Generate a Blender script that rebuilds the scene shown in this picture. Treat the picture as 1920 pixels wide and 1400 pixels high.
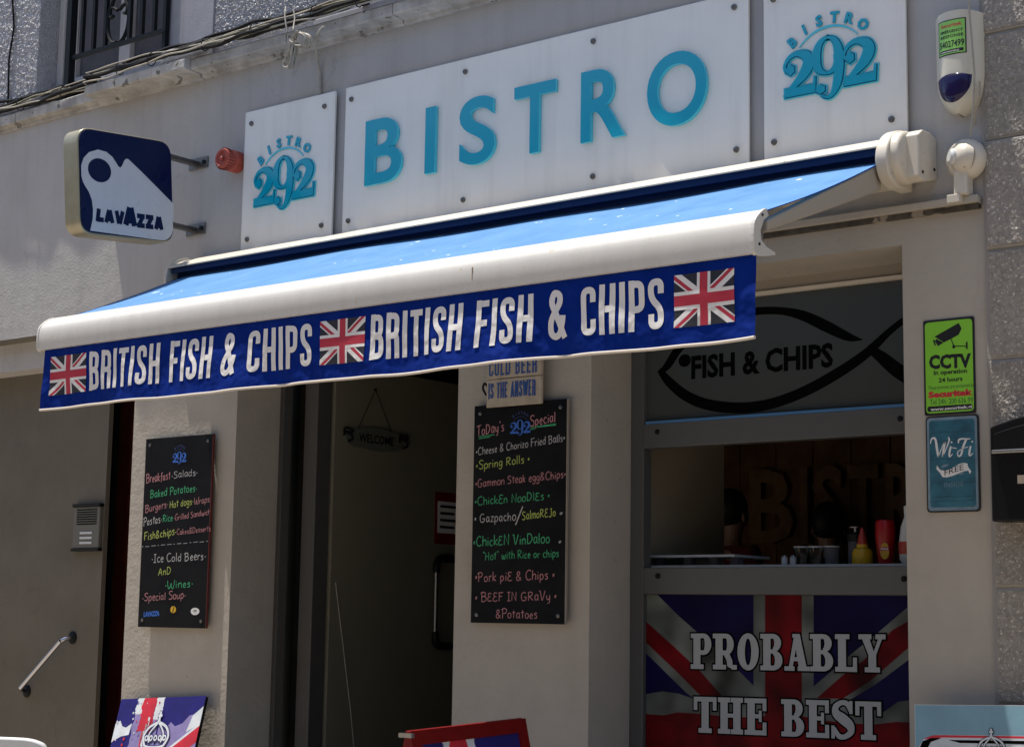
import bpy, bmesh, math, random
from mathutils import Vector, Matrix
random.seed(7)
R = math.radians
sc = bpy.context.scene
for o in list(bpy.data.objects):
    bpy.data.objects.remove(o, do_unlink=True)
COL = sc.collection

# ------------------------------------------------------------------ camera
cd = bpy.data.cameras.new('camera'); cam = bpy.data.objects.new('camera', cd); COL.objects.link(cam)
yaw, pit, rol = R(38.711), R(8.011), R(0.896)
fw = Vector((-math.sin(yaw)*math.cos(pit), math.cos(yaw)*math.cos(pit), math.sin(pit)))
rt = Vector((math.cos(yaw), math.sin(yaw), 0)); up = rt.cross(fw)
r2 = rt*math.cos(rol)+up*math.sin(rol); u2 = up*math.cos(rol)-rt*math.sin(rol)
m = Matrix((r2, u2, -fw)).transposed().to_4x4(); m.translation = (0, -6.0, 1.6)
cam.matrix_world = m
cd.sensor_width = 36; cd.lens = 3254.3/1920*36; cd.clip_start = .05; cd.clip_end = 500
sc.camera = cam

# ------------------------------------------------------------------ world, sun, exposure
SUN_TO = Vector((-.22, -.085, 1)).normalized()
w = bpy.data.worlds.new('World'); sc.world = w; w.use_nodes = True
nt = w.node_tree; bg = nt.nodes['Background']
sky = nt.nodes.new('ShaderNodeTexSky'); sky.sky_type = 'NISHITA'; sky.sun_disc = False
sky.sun_elevation = math.asin(SUN_TO.z); sky.sun_rotation = math.atan2(SUN_TO.x, SUN_TO.y)
nt.links.new(sky.outputs[0], bg.inputs[0]); bg.inputs[1].default_value = .12
sl = bpy.data.lights.new('sun', 'SUN'); sl.energy = 4.9; sl.angle = R(.53); sl.color = (1, .95, .87)
so = bpy.data.objects.new('sun', sl); COL.objects.link(so)
sl.color = (1, .935, .84)
so.rotation_euler = SUN_TO.to_track_quat('Z', 'Y').to_euler(); so.location = (-3, -3, 12)
sc.view_settings.view_transform = 'Standard'; sc.view_settings.look = 'None'
sc.view_settings.exposure = 0.62; sc.view_settings.gamma = 1; sc.view_settings.use_curve_mapping = False
sc.render.engine = 'CYCLES'
sc.cycles.max_bounces = 10; sc.cycles.diffuse_bounces = 6; sc.cycles.glossy_bounces = 4
sc.cycles.use_denoising = True

# ------------------------------------------------------------------ materials
MATS = {}
def mat(name, col, rough=.7, metal=0, var=0., vscale=6, bump=0., bscale=40, spec=.5, coat=0, trans=0, vcol=None, dots=None, streak=0, detail=6, bdist=.01, bump2=0, b2scale=8, crack=0, vary=0):
    if name in MATS: return MATS[name]
    mt = bpy.data.materials.new(name); mt.use_nodes = True; MATS[name] = mt
    n = mt.node_tree; b = n.nodes['Principled BSDF']; N = n.nodes.new; L = n.links.new
    b.inputs['Base Color'].default_value = (*col, 1); b.inputs['Roughness'].default_value = rough
    b.inputs['Metallic'].default_value = metal; b.inputs['Specular IOR Level'].default_value = spec
    b.inputs['Coat Weight'].default_value = coat; b.inputs['Coat Roughness'].default_value = .06
    geo = N('ShaderNodeNewGeometry')
    cur = None
    if var > 0:
        tx = N('ShaderNodeTexNoise'); tx.inputs['Scale'].default_value = vscale; tx.inputs['Detail'].default_value = detail
        tx.inputs['Roughness'].default_value = .62
        L(geo.outputs['Position'], tx.inputs['Vector'])
        mr = N('ShaderNodeMapRange'); mr.inputs[1].default_value = .3; mr.inputs[2].default_value = .7
        L(tx.outputs[0], mr.inputs[0])
        mx = N('ShaderNodeMix'); mx.data_type = 'RGBA'
        c2 = vcol if vcol else tuple(c*(1-var) for c in col)
        mx.inputs[6].default_value = (*c2, 1); mx.inputs[7].default_value = (*col, 1)
        L(mr.outputs[0], mx.inputs[0]); cur = mx.outputs[2]
        rr = N('ShaderNodeMapRange'); rr.inputs[1].default_value = .3; rr.inputs[2].default_value = .7
        rr.inputs[3].default_value = min(1, rough*1.15); rr.inputs[4].default_value = rough*.85
        L(tx.outputs[0], rr.inputs[0]); L(rr.outputs[0], b.inputs['Roughness'])
    if streak > 0:       # rain streaks, long in Z
        mp = N('ShaderNodeMapping'); mp.inputs['Scale'].default_value = (14, 14, .9)
        L(geo.outputs['Position'], mp.inputs['Vector'])
        t2 = N('ShaderNodeTexNoise'); t2.inputs['Scale'].default_value = 1.2; t2.inputs['Detail'].default_value = 4
        L(mp.outputs[0], t2.inputs['Vector'])
        m2 = N('ShaderNodeMapRange'); m2.inputs[1].default_value = .48; m2.inputs[2].default_value = .78; m2.inputs[4].default_value = streak
        L(t2.outputs[0], m2.inputs[0])
        mx = N('ShaderNodeMix'); mx.data_type = 'RGBA'
        if cur: L(cur, mx.inputs[6])
        else: mx.inputs[6].default_value = (*col, 1)
        mx.inputs[7].default_value = (col[0]*.42, col[1]*.39, col[2]*.34, 1)
        L(m2.outputs[0], mx.inputs[0]); cur = mx.outputs[2]
    if dots:             # small spots of another colour
        dc, dsc, dth = dots
        t3 = N('ShaderNodeTexNoise'); t3.inputs['Scale'].default_value = dsc; t3.inputs['Detail'].default_value = 2
        L(geo.outputs['Position'], t3.inputs['Vector'])
        m3 = N('ShaderNodeMapRange'); m3.inputs[1].default_value = dth; m3.inputs[2].default_value = dth+.03
        L(t3.outputs[0], m3.inputs[0])
        mx = N('ShaderNodeMix'); mx.data_type = 'RGBA'
        if cur: L(cur, mx.inputs[6])
        else: mx.inputs[6].default_value = (*col, 1)
        mx.inputs[7].default_value = (*dc, 1); L(m3.outputs[0], mx.inputs[0]); cur = mx.outputs[2]
    def base():
        if cur: return cur
        rg_ = N('ShaderNodeRGB'); rg_.outputs[0].default_value = (*col, 1); return rg_.outputs[0]
    if crack:            # hairline cracks, broken up by a mask
        nz = N('ShaderNodeTexNoise'); nz.inputs['Scale'].default_value = 3; nz.inputs['Detail'].default_value = 4; L(geo.outputs['Position'], nz.inputs['Vector'])
        vm = N('ShaderNodeVectorMath'); vm.operation = 'MULTIPLY_ADD'; vm.inputs[1].default_value = (.5, .5, .5); L(nz.outputs['Color'], vm.inputs[0]); L(geo.outputs['Position'], vm.inputs[2])
        vo = N('ShaderNodeTexVoronoi'); vo.feature = 'DISTANCE_TO_EDGE'; vo.inputs['Scale'].default_value = 1.1; L(vm.outputs[0], vo.inputs['Vector'])
        c1 = N('ShaderNodeMapRange'); c1.inputs[1].default_value = .0; c1.inputs[2].default_value = .006; c1.inputs[3].default_value = crack; c1.inputs[4].default_value = 0; L(vo.outputs[0], c1.inputs[0])
        n2 = N('ShaderNodeTexNoise'); n2.inputs['Scale'].default_value = 1.7; L(geo.outputs['Position'], n2.inputs['Vector'])
        c2_ = N('ShaderNodeMapRange'); c2_.inputs[1].default_value = .48; c2_.inputs[2].default_value = .60; L(n2.outputs[0], c2_.inputs[0])
        mu = N('ShaderNodeMath'); mu.operation = 'MULTIPLY'; L(c1.outputs[0], mu.inputs[0]); L(c2_.outputs[0], mu.inputs[1])
        mx = N('ShaderNodeMix'); mx.data_type = 'RGBA'; L(base(), mx.inputs[6]); mx.inputs[7].default_value = tuple(c*.35 for c in col)+(1,); L(mu.outputs[0], mx.inputs[0]); cur = mx.outputs[2]
    if vary:             # each block its own tone
        oi = N('ShaderNodeObjectInfo'); vr = N('ShaderNodeMapRange'); vr.inputs[3].default_value = 1-vary; vr.inputs[4].default_value = 1+vary*.5; L(oi.outputs['Random'], vr.inputs[0])
        vs = N('ShaderNodeVectorMath'); vs.operation = 'SCALE'; L(base(), vs.inputs[0]); L(vr.outputs[0], vs.inputs['Scale']); cur = vs.outputs[0]
    if cur: L(cur, b.inputs['Base Color'])
    if bump > 0:
        tb = N('ShaderNodeTexNoise'); tb.inputs['Scale'].default_value = bscale; tb.inputs['Detail'].default_value = 5
        L(geo.outputs['Position'], tb.inputs['Vector'])
        bp = N('ShaderNodeBump'); bp.inputs['Strength'].default_value = bump; bp.inputs['Distance'].default_value = bdist
        L(tb.outputs[0], bp.inputs['Height']); last = bp.outputs[0]
        if bump2 > 0:
            tc = N('ShaderNodeTexNoise'); tc.inputs['Scale'].default_value = b2scale; tc.inputs['Detail'].default_value = 2
            L(geo.outputs['Position'], tc.inputs['Vector'])
            b2 = N('ShaderNodeBump'); b2.inputs['Strength'].default_value = bump2; b2.inputs['Distance'].default_value = .05
            L(tc.outputs[0], b2.inputs['Height']); L(last, b2.inputs['Normal']); last = b2.outputs[0]
        L(last, b.inputs['Normal'])
    if trans:
        out = n.nodes['Material Output']; tr = N('ShaderNodeBsdfTranslucent'); tr.inputs[0].default_value = (*[min(1, c*1.2) for c in col], 1)
        ms = N('ShaderNodeMixShader'); ms.inputs[0].default_value = trans
        L(b.outputs[0], ms.inputs[1]); L(tr.outputs[0], ms.inputs[2]); L(ms.outputs[0], out.inputs[0])
    return mt
def glass(name, tint=(.9, .95, .95), film=None, alpha=0.):
    mt = bpy.data.materials.new(name); mt.use_nodes = True; MATS[name] = mt
    n = mt.node_tree; N = n.nodes.new; L = n.links.new; out = n.nodes['Material Output']
    tr = N('ShaderNodeBsdfTransparent'); tr.inputs[0].default_value = (*tint, 1)
    gl = N('ShaderNodeBsdfGlossy'); gl.inputs['Roughness'].default_value = .02
    fr = N('ShaderNodeFresnel'); fr.inputs[0].default_value = 1.5
    ms = N('ShaderNodeMixShader'); L(fr.outputs[0], ms.inputs[0]); L(tr.outputs[0], ms.inputs[1]); L(gl.outputs[0], ms.inputs[2]); L(ms.outputs[0], out.inputs[0])
    return mt

M_wall = mat('painted_render', (.45, .435, .42), .85, var=.10, vscale=2.6, bump=.35, bscale=70, bdist=.006, streak=.17, crack=.22, bump2=.06, b2scale=9, dots=((.15, .14, .13), 38, .745))
M_pil = mat('pillar_render', (.43, .39, .335), .85, var=.10, vscale=4, bump=.3, bscale=60, bdist=.006, bump2=.07, b2scale=14, streak=.05, crack=.1, dots=((.2, .18, .15), 45, .74))
M_rough = mat('roughcast_render', (.52, .52, .55), .42, var=.25, vscale=30, bump=1, bscale=95, bdist=.022, bump2=.2, b2scale=8)
M_smooth = mat('smooth_surround_render', (.34, .34, .37), .8, var=.15, vscale=9, bump=.2, bscale=80, bdist=.004, streak=.35)
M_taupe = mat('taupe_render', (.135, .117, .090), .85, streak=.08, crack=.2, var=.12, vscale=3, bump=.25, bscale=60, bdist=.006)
M_jamb = mat('jamb_render', (.30, .26, .215), .85, var=.1, vscale=4, bump=.2, bscale=60, bdist=.005)
M_cornice = mat('cornice_stone', (.55, .53, .50), .85, var=.5, vscale=7, bump=.5, bscale=50, bdist=.01, streak=.5, dots=((.16, .15, .13), 17, .66))
M_stone = mat('bush_hammered_stone', (.40, .365, .32), .6, var=.45, vscale=70, bump=1, bscale=150, bdist=.007, vary=.16, streak=.25, dots=((.62, .57, .50), 90, .62))
M_stonesm = mat('smooth_stone', (.34, .32, .29), .7, var=.2, vscale=25, bump=.3, bscale=150, bdist=.003)
M_mortar = mat('mortar', (.30, .28, .26), .9, bump=.3, bscale=100)
M_acry = mat('white_acrylic', (.84, .81, .75), .20, var=.08, vscale=3, spec=.5, streak=.17)
M_cyan = mat('turquoise_acrylic', (.003, .34, .48), .12, spec=.5)
M_cyanb = mat('turquoise_acrylic_edge', (.06, .55, .68), .15, spec=.6)
M_navyline = mat('layer_gap_navy', (.004, .045, .13), .4)  # navy layer paints the shaded gap between numeral and backing
M_steel = mat('steel', (.42, .41, .40), .3, metal=1, var=.2, vscale=60)
M_dsteel = mat('dull_steel', (.20, .19, .18), .4, metal=.9, var=.3, vscale=50)
M_wpaint = mat('white_powder_coat', (.61, .595, .555), .28, var=.05, vscale=12, streak=.10, spec=.5, dots=((.55, .48, .38), 26, .70))
M_cream = mat('cream_housing', (.62, .57, .48), .35, var=.08, vscale=14, dots=((.35, .27, .18), 40, .71))
M_canvas = mat('blue_canvas', (.075, .235, .50), .8, var=.16, vscale=4, bump=.25, bscale=350, bdist=.002, trans=.12, dots=((.72, .78, .84), 20, .722), streak=.16)
M_val = mat('royal_blue_valance', (.0006, .020, .205), .8, var=.25, vscale=7, spec=.08, bump=.3, bscale=300, bdist=.002, bump2=.35, b2scale=11)
M_valw = mat('valance_print_white', (.73, .71, .69), .7, var=.10, vscale=9, bump=.2, bscale=300, bdist=.002, bump2=.3, b2scale=11, dots=((.30, .25, .18), 20, .72))
M_valr = mat('valance_print_red', (.42, .02, .045), .7)
M_valk = mat('valance_print_black', (.012, .013, .022), .7)
M_hem = mat('valance_hem', (.60, .55, .49), .8, bump=.4, bscale=300, bdist=.002)
M_roll = mat('navy_slot', (.006, .025, .09), .6, spec=.2)
M_black = mat('black_board', (.007, .0075, .009), .6, var=.3, vcol=(.0025, .003, .005), vscale=5, spec=.12)
M_blackp = mat('black_plastic', (.008, .008, .009), .5, spec=.2)
M_iron = mat('black_iron', (.004, .006, .008), .6, spec=.2)
M_chw = mat('chalk_white', (.50, .50, .51), .9, var=.35, vscale=60); M_chp = mat('chalk_pink', (.55, .25, .27), .9, var=.35, vscale=60); M_chg = mat('chalk_green', (.07, .48, .22), .9, var=.35, vscale=60)
M_chy = mat('chalk_yellow', (.42, .50, .12), .9); M_chb = mat('print_blue', (.03, .13, .52), .7); M_dkp = mat('print_dim_blue', (.02, .04, .14), .7)
M_alu = mat('grey_aluminium', (.085, .08, .075), .5, metal=.2, var=.08, vscale=10)
M_alub = mat('blue_grey_aluminium', (.11, .112, .112), .4, metal=.2, var=.08, vscale=10)
M_film = mat('frosted_film_glass', (.062, .068, .066), .22, spec=.3, var=.05, vscale=2)
M_ink = mat('black_vinyl', (.001, .001, .001), .7, spec=.05)
M_door = mat('painted_door_leaf', (.19, .178, .13), .5, var=.1, vscale=3)
M_reddoor = mat('dark_red_wood', (.085, .014, .006), .45, var=.5, vscale=9, streak=.5)
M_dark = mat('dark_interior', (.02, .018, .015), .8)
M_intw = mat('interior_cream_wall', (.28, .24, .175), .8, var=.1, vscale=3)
M_wood = mat('interior_wood', (.25, .11, .038), .55, var=.5, vscale=7, streak=.4)
M_wood2 = mat('interior_wood_letters', (.33, .17, .06), .5, var=.4, vscale=9)
M_counter = mat('counter_top', (.55, .53, .5), .3)
M_red = mat('red_plastic', (.42, .045, .03), .38, var=.12, vscale=20)
M_sred = mat('red_sounder_plastic', (.42, .075, .045), .5, var=.15, vscale=30)
M_yel = mat('mustard_yellow', (.60, .36, .015), .35)
M_ket = mat('ketchup_red', (.36, .008, .010), .3)
M_navylens = mat('violet_lens', (.010, .005, .055), .1, spec=.4)
M_green = mat('lime_sign', (.22, .56, .035), .45); M_green2 = mat('lime_sticker', (.26, .58, .12), .35)
M_redt = mat('print_red', (.55, .02, .04), .5); M_dkgreen = mat('print_dark_green', (.02, .12, .03), .5)
M_wht = mat('print_white', (.70, .70, .69), .5); M_blk = mat('print_black', (.008, .008, .01), .5)
M_teal = mat('teal_painted_tin', (.035, .17, .24), .4, var=.7, vscale=14, vcol=(.012, .07, .11), streak=.5)
M_tealgrey = mat('faded_blue_border', (.20, .30, .38), .45, var=.4, vscale=18)
M_tealdark = mat('plank_line', (.006, .03, .045), .5)
M_navyp = mat('print_navy', (.025, .02, .13), .35); M_navyg = mat('lightbox_navy', (.001, .008, .048), .3, spec=.2, var=.1, vscale=6)
M_lbw = mat('lightbox_white', (.56, .55, .56), .3, var=.06, vscale=8, streak=.12); M_gold = mat('anodised_rim', (.42, .38, .26), .35, metal=.5, var=.2, vscale=10)
M_postw = mat('poster_white', (.19, .21, .195), .5, var=.85, vscale=5, spec=.12, detail=1); M_postr = mat('poster_red', (.17, .001, .006), .5, var=.85, vscale=5, spec=.12, detail=1); M_postn = mat('poster_navy', (.004, .002, .055), .5, var=.5, vscale=4, spec=.12, detail=1)
M_lett = mat('poster_lettering', (.37, .385, .40), .5, spec=.2)
M_pw = mat('banner_white', (.62, .66, .70), .4, var=.25, vscale=14); M_pv = mat('banner_violet', (.24, .20, .42), .4, var=.3, vscale=12); M_pr = mat('banner_red', (.55, .02, .04), .4, var=.35, vscale=16); M_pn = mat('banner_navy', (.022, .018, .15), .4, spec=.2, var=.3, vscale=12)
M_redframe = mat('red_frame_paint', (.15, .003, .003), .5, spec=.2, var=.2, vscale=12)
M_ltblue = mat('pale_blue_print', (.20, .36, .45), .45, var=.2, vscale=6)
M_beige = mat('painted_plank', (.50, .42, .32), .6, var=.3, vscale=20, streak=.3); M_btext = mat('blue_lettering', (.02, .07, .26), .6)
M_grey = mat('grey_plastic', (.12, .115, .10), .5); M_case = mat('siren_case_plastic', (.58, .55, .46), .3, spec=.4)
M_arm = mat('shaded_cream_arm', (.40, .36, .30), .45)  # housing cream darkened in the colour for shade under the canvas
M_wplas = mat('white_plastic', (.58, .59, .59), .3, var=.06, vscale=10)
M_asphalt = mat('street_paving', (.35, .30, .24), .85, var=.3, vscale=3, bump=.4, bscale=40)
M_pave = mat('pavement_stone', (.36, .31, .245), .8, var=.3, vscale=3, bump=.3, bscale=40)
M_opp = mat('opposite_render', (.42, .40, .37), .85, var=.1, vscale=2)
M_wframe = mat('white_window_frame', (.55, .53, .52), .5, var=.15, vscale=15, streak=.3)
M_wire = mat('aged_white_cable', (.40, .37, .31), .6, var=.3, vscale=30); M_wireb = mat('black_cable', (.007, .007, .008), .6, spec=.2, var=.4, vscale=20); M_wirey = mat('yellowed_cable', (.26, .245, .17), .6, var=.3, vscale=20)
M_curt = mat('grey_curtain', (.11, .105, .12), .8, var=.2, vscale=10); M_pane = glass('clear_glass')
M_hair = mat('black_hair', (.006, .005, .005), .6); M_skin = mat('skin', (.34, .19, .13), .5); M_shirt = mat('black_shirt', (.012, .012, .014), .8)
M_redshirt = mat('red_apron', (.10, .012, .01), .8)
M_bpaint = mat('black_box_paint', (.004, .004, .005), .4, spec=.2)

# ------------------------------------------------------------------ builders
WL = {}
def put(o, parent):
    COL.objects.link(o)
    if parent is not None:
        o.parent = parent; o.matrix_parent_inverse = Matrix.Translation(WL[parent.name]).inverted()
def tag(o, label=None, cat=None, group=None, kind=None):
    if label: o['label'] = label
    if cat: o['category'] = cat
    if group: o['group'] = group
    if kind: o['kind'] = kind
    return o
def thing(name, loc, label, cat, group=None):
    o = bpy.data.objects.new(name, None); o.empty_display_size = .1; COL.objects.link(o); o.location = loc; WL[o.name] = Vector(loc)
    return tag(o, label, cat, group)
class MB:
    def __init__(s): s.v = []; s.f = []; s.mi = []
    def poly(s, pts, mi=0):
        b = len(s.v); s.v += [tuple(p) for p in pts]; s.f.append(tuple(range(b, b+len(pts)))); s.mi.append(mi); return s
    def box(s, x0, x1, y0, y1, z0, z1, mi=0):
        x0, x1 = sorted((x0, x1)); y0, y1 = sorted((y0, y1)); z0, z1 = sorted((z0, z1))
        b = len(s.v); s.v += [(x0,y0,z0),(x1,y0,z0),(x1,y1,z0),(x0,y1,z0),(x0,y0,z1),(x1,y0,z1),(x1,y1,z1),(x0,y1,z1)]
        for f in ((0,3,2,1),(4,5,6,7),(0,1,5,4),(1,2,6,5),(2,3,7,6),(3,0,4,7)): s.f.append(tuple(b+i for i in f)); s.mi.append(mi)
        return s
    def prism(s, poly, F, d0, d1, mi=0, smi=None):   # poly in frame coords, between depths d0 (back) and d1 (front)
        n = len(poly); A = [F(a, b, d0) for a, b in poly]; B = [F(a, b, d1) for a, b in poly]
        s.poly(B, mi); s.poly(A[::-1], mi)
        for i in range(n): j = (i+1) % n; s.poly([A[i], A[j], B[j], B[i]], mi if smi is None else smi)
        return s
    def tube(s, pts, r, n=8, mi=0, closed=False, caps=True):
        pts = [Vector(p) for p in pts]; rings = []; prev = None
        for i, p in enumerate(pts):
            if closed: t = pts[(i+1) % len(pts)]-pts[i-1]
            else: t = pts[min(i+1, len(pts)-1)]-pts[max(i-1, 0)]
            t = t.normalized() if t.length > 1e-9 else Vector((0,0,1))
            if prev is None:
                a = t.cross(Vector((0,0,1)));  a = a if a.length > .1 else t.cross(Vector((0,1,0)))
            else: a = prev-t*prev.dot(t)
            a.normalize(); prev = a; c = t.cross(a)
            rr = r[i] if isinstance(r, (list, tuple)) else r
            b = len(s.v)
            for k in range(n):
                th = 2*math.pi*k/n; s.v.append(tuple(p+(a*math.cos(th)+c*math.sin(th))*rr))
            rings.append(b)
        m_ = len(rings)
        for i in range(m_ if closed else m_-1):
            b0, b1 = rings[i], rings[(i+1) % m_]
            for k in range(n):
                s.f.append((b0+k, b0+(k+1) % n, b1+(k+1) % n, b1+k)); s.mi.append(mi)
        if caps and not closed:
            s.f.append(tuple(rings[0]+k for k in range(n))[::-1]); s.mi.append(mi)
            s.f.append(tuple(rings[-1]+k for k in range(n))); s.mi.append(mi)
        return s
    def lathe(s, prof, origin, axis=(0,0,1), n=24, mi=0):   # prof: (radius, height)
        ax = Vector(axis).normalized(); a = ax.cross(Vector((0,0,1))); a = a if a.length > .1 else Vector((1,0,0)); a.normalize(); c = ax.cross(a)
        o = Vector(origin); rings = []
        for r, h in prof:
            b = len(s.v); r = max(r, 1e-4)
            for k in range(n):
                th = 2*math.pi*k/n; s.v.append(tuple(o+ax*h+(a*math.cos(th)+c*math.sin(th))*r))
            rings.append(b)
        for b0, b1 in zip(rings, rings[1:]):
            for k in range(n): s.f.append((b0+k, b0+(k+1) % n, b1+(k+1) % n, b1+k)); s.mi.append(mi)
        s.f.append(tuple(rings[0]+k for k in range(n))[::-1]); s.mi.append(mi)
        s.f.append(tuple(rings[-1]+k for k in range(n))); s.mi.append(mi)
        return s
    def sphere(s, c, r, n=10, mi=0, sc_=(1,1,1)):
        b0 = len(s.v); prof = [(math.sin(math.pi*i/n)*r, -math.cos(math.pi*i/n)*r) for i in range(n+1)]
        s.lathe(prof, (0,0,0), n=n*2, mi=mi)
        for i in range(b0, len(s.v)): x, y, z = s.v[i]; s.v[i] = (c[0]+x*sc_[0], c[1]+y*sc_[1], c[2]+z*sc_[2])
        return s
    def mesh(s, name, mats, smooth=False, center=None):
        me = bpy.data.meshes.new(name)
        vs = s.v if center is None else [(x-center[0], y-center[1], z-center[2]) for x, y, z in s.v]
        me.from_pydata(vs, [], s.f); 
        for m_ in (mats if isinstance(mats, (list, tuple)) else [mats]): me.materials.append(m_)
        me.polygons.foreach_set('material_index', s.mi)
        if smooth: me.polygons.foreach_set('use_smooth', [True]*len(me.polygons))
        me.update(); return me
    def build(s, name, mats, parent=None, smooth=False, bevel=0, fix=False, seg=2):
        xs, ys, zs = zip(*s.v); c = Vector(((min(xs)+max(xs))/2, (min(ys)+max(ys))/2, min(zs)))
        me = s.mesh(name, mats, smooth, c)
        if fix:
            bm = bmesh.new(); bm.from_mesh(me); bmesh.ops.remove_doubles(bm, verts=bm.verts, dist=1e-5); bmesh.ops.recalc_face_normals(bm, faces=bm.faces); bm.to_mesh(me); bm.free()
        o = bpy.data.objects.new(name, me); put(o, parent); o.location = c; WL[o.name] = c.copy()
        if bevel:
            if not fix:
                bm = bmesh.new(); bm.from_mesh(me); bmesh.ops.remove_doubles(bm, verts=bm.verts, dist=1e-5); bm.to_mesh(me); bm.free()
            md = o.modifiers.new('bevel', 'BEVEL'); md.width = bevel; md.segments = seg; md.limit_method = 'ANGLE'; md.harden_normals = False
        if smooth:
            try: me.set_sharp_from_angle(angle=R(38))
            except Exception: pass
        return o
def inst(src, loc, parent, name=None):
    o = src.copy(); put(o, parent); o.location = loc; WL[o.name] = Vector(loc); return o
def frame(o, u=(1,0,0), v=(0,0,1)):
    o = Vector(o); u = Vector(u).normalized(); v = Vector(v).normalized(); n = u.cross(v)
    return lambda a, b, c=0: o+u*a+v*b+n*c

# ---- 2D shapes
def clip(poly, x0, x1, y0, y1):
    def cut(P, ins, inter):
        out = []
        for i in range(len(P)):
            a, b = P[i-1], P[i]
            if ins(b):
                if not ins(a): out.append(inter(a, b))
                out.append(b)
            elif ins(a): out.append(inter(a, b))
        return out
    def ix(x): return lambda a, b: (x, a[1]+(b[1]-a[1])*(x-a[0])/(b[0]-a[0]))
    def iy(y): return lambda a, b: (a[0]+(b[0]-a[0])*(y-a[1])/(b[1]-a[1]), y)
    P = list(poly)
    for ins, it in ((lambda p: p[0] >= x0, ix(x0)), (lambda p: p[0] <= x1, ix(x1)), (lambda p: p[1] >= y0, iy(y0)), (lambda p: p[1] <= y1, iy(y1))):
        if not P: return []
        P = cut(P, ins, it)
    return P
def smooth(pts, n=5, closed=False):
    out = []; N_ = len(pts); rng = range(N_ if closed else N_-1)
    g = (lambda i: pts[i % N_]) if closed else (lambda i: pts[max(0, min(N_-1, i))])
    for i in rng:
        p0, p1, p2, p3 = g(i-1), g(i), g(i+1), g(i+2)
        for k in range(n):
            t = k/n
            out.append(tuple(.5*((2*p1[d])+(-p0[d]+p2[d])*t+(2*p0[d]-5*p1[d]+4*p2[d]-p3[d])*t*t+(-p0[d]+3*p1[d]-3*p2[d]+p3[d])*t**3) for d in range(len(p1))))
    if not closed: out.append(tuple(pts[-1]))
    return out
def rounded(pts, r, n=5, closed=False):
    out = []; N_ = len(pts)
    for i, p in enumerate(pts):
        if not closed and i in (0, N_-1): out.append(p); continue
        a = Vector(pts[i-1]); b = Vector(p); c = Vector(pts[(i+1) % N_])
        da, dc = (a-b), (c-b); rr = min(r, da.length*.5, dc.length*.5)
        P, Q = b+da.normalized()*rr, b+dc.normalized()*rr
        for k in range(n+1):
            t = k/n; out.append(tuple(P*(1-t)**2+b*2*t*(1-t)+Q*t*t))
    return out
def ribbon(pts, w, closed=False, grow=0):
    if not isinstance(w, (list, tuple)): w = [w]*len(pts)
    P = [Vector((p[0], p[1])) for p in pts]; n = len(P); L_, R_ = [], []
    if grow and not closed:
        d = (P[0]-P[1]).normalized(); P[0] = P[0]+d*grow; d = (P[-1]-P[-2]).normalized(); P[-1] = P[-1]+d*grow
    for i in range(n):
        a = P[i-1] if (i or closed) else P[i]; c = P[(i+1) % n] if (i < n-1 or closed) else P[i]
        d1 = (P[i]-a).normalized() if (P[i]-a).length > 1e-9 else None; d2 = (c-P[i]).normalized() if (c-P[i]).length > 1e-9 else None
        if d1 is None: d1 = d2
        if d2 is None: d2 = d1
        t = (d1+d2); t = t.normalized() if t.length > .3 else d1
        nn = Vector((-t.y, t.x)); k = 1/max(.55, nn.dot(Vector((-d1.y, d1.x))))
        h = (w[i]/2+grow)*k; L_.append(P[i]+nn*h); R_.append(P[i]-nn*h)
    q = []
    for i in range(n if closed else n-1):
        j = (i+1) % n; q.append([tuple(R_[i]), tuple(R_[j]), tuple(L_[j]), tuple(L_[i])])
    return q
def expand(poly, d):
    P = [Vector(p) for p in poly]; n = len(P)
    ar = sum(P[i].x*P[(i+1) % n].y-P[(i+1) % n].x*P[i].y for i in range(n)); s = 1 if ar > 0 else -1; out = []
    for i in range(n):
        e1 = (P[i]-P[i-1]).normalized(); e2 = (P[(i+1) % n]-P[i]).normalized()
        n1 = Vector((e1.y, -e1.x))*s; n2 = Vector((e2.y, -e2.x))*s; b = n1+n2
        b = b.normalized() if b.length > 1e-6 else n1
        out.append(tuple(P[i]+b*(d/max(.45, b.dot(n1)))))
    return out
def ellipse(cx, cy, rx, ry, n=24, a0=0, a1=360):
    m_ = n if a1-a0 >= 360 else n+1
    return [(cx+rx*math.cos(R(a0+(a1-a0)*k/n)), cy+ry*math.sin(R(a0+(a1-a0)*k/n))) for k in range(m_)]
def rect(x0, x1, y0, y1): return [(x0,y0),(x1,y0),(x1,y1),(x0,y1)]
def ringq(cx, cy, rx, ry, ix, iy, a0=0, a1=360, n=20, icx=None):
    icx = cx if icx is None else icx; q = []
    for k in range(n):
        A, B = R(a0+(a1-a0)*k/n), R(a0+(a1-a0)*(k+1)/n)
        q.append([(icx+ix*math.cos(A), cy+iy*math.sin(A)), (cx+rx*math.cos(A), cy+ry*math.sin(A)), (cx+rx*math.cos(B), cy+ry*math.sin(B)), (icx+ix*math.cos(B), cy+iy*math.sin(B))])
    return q

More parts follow.
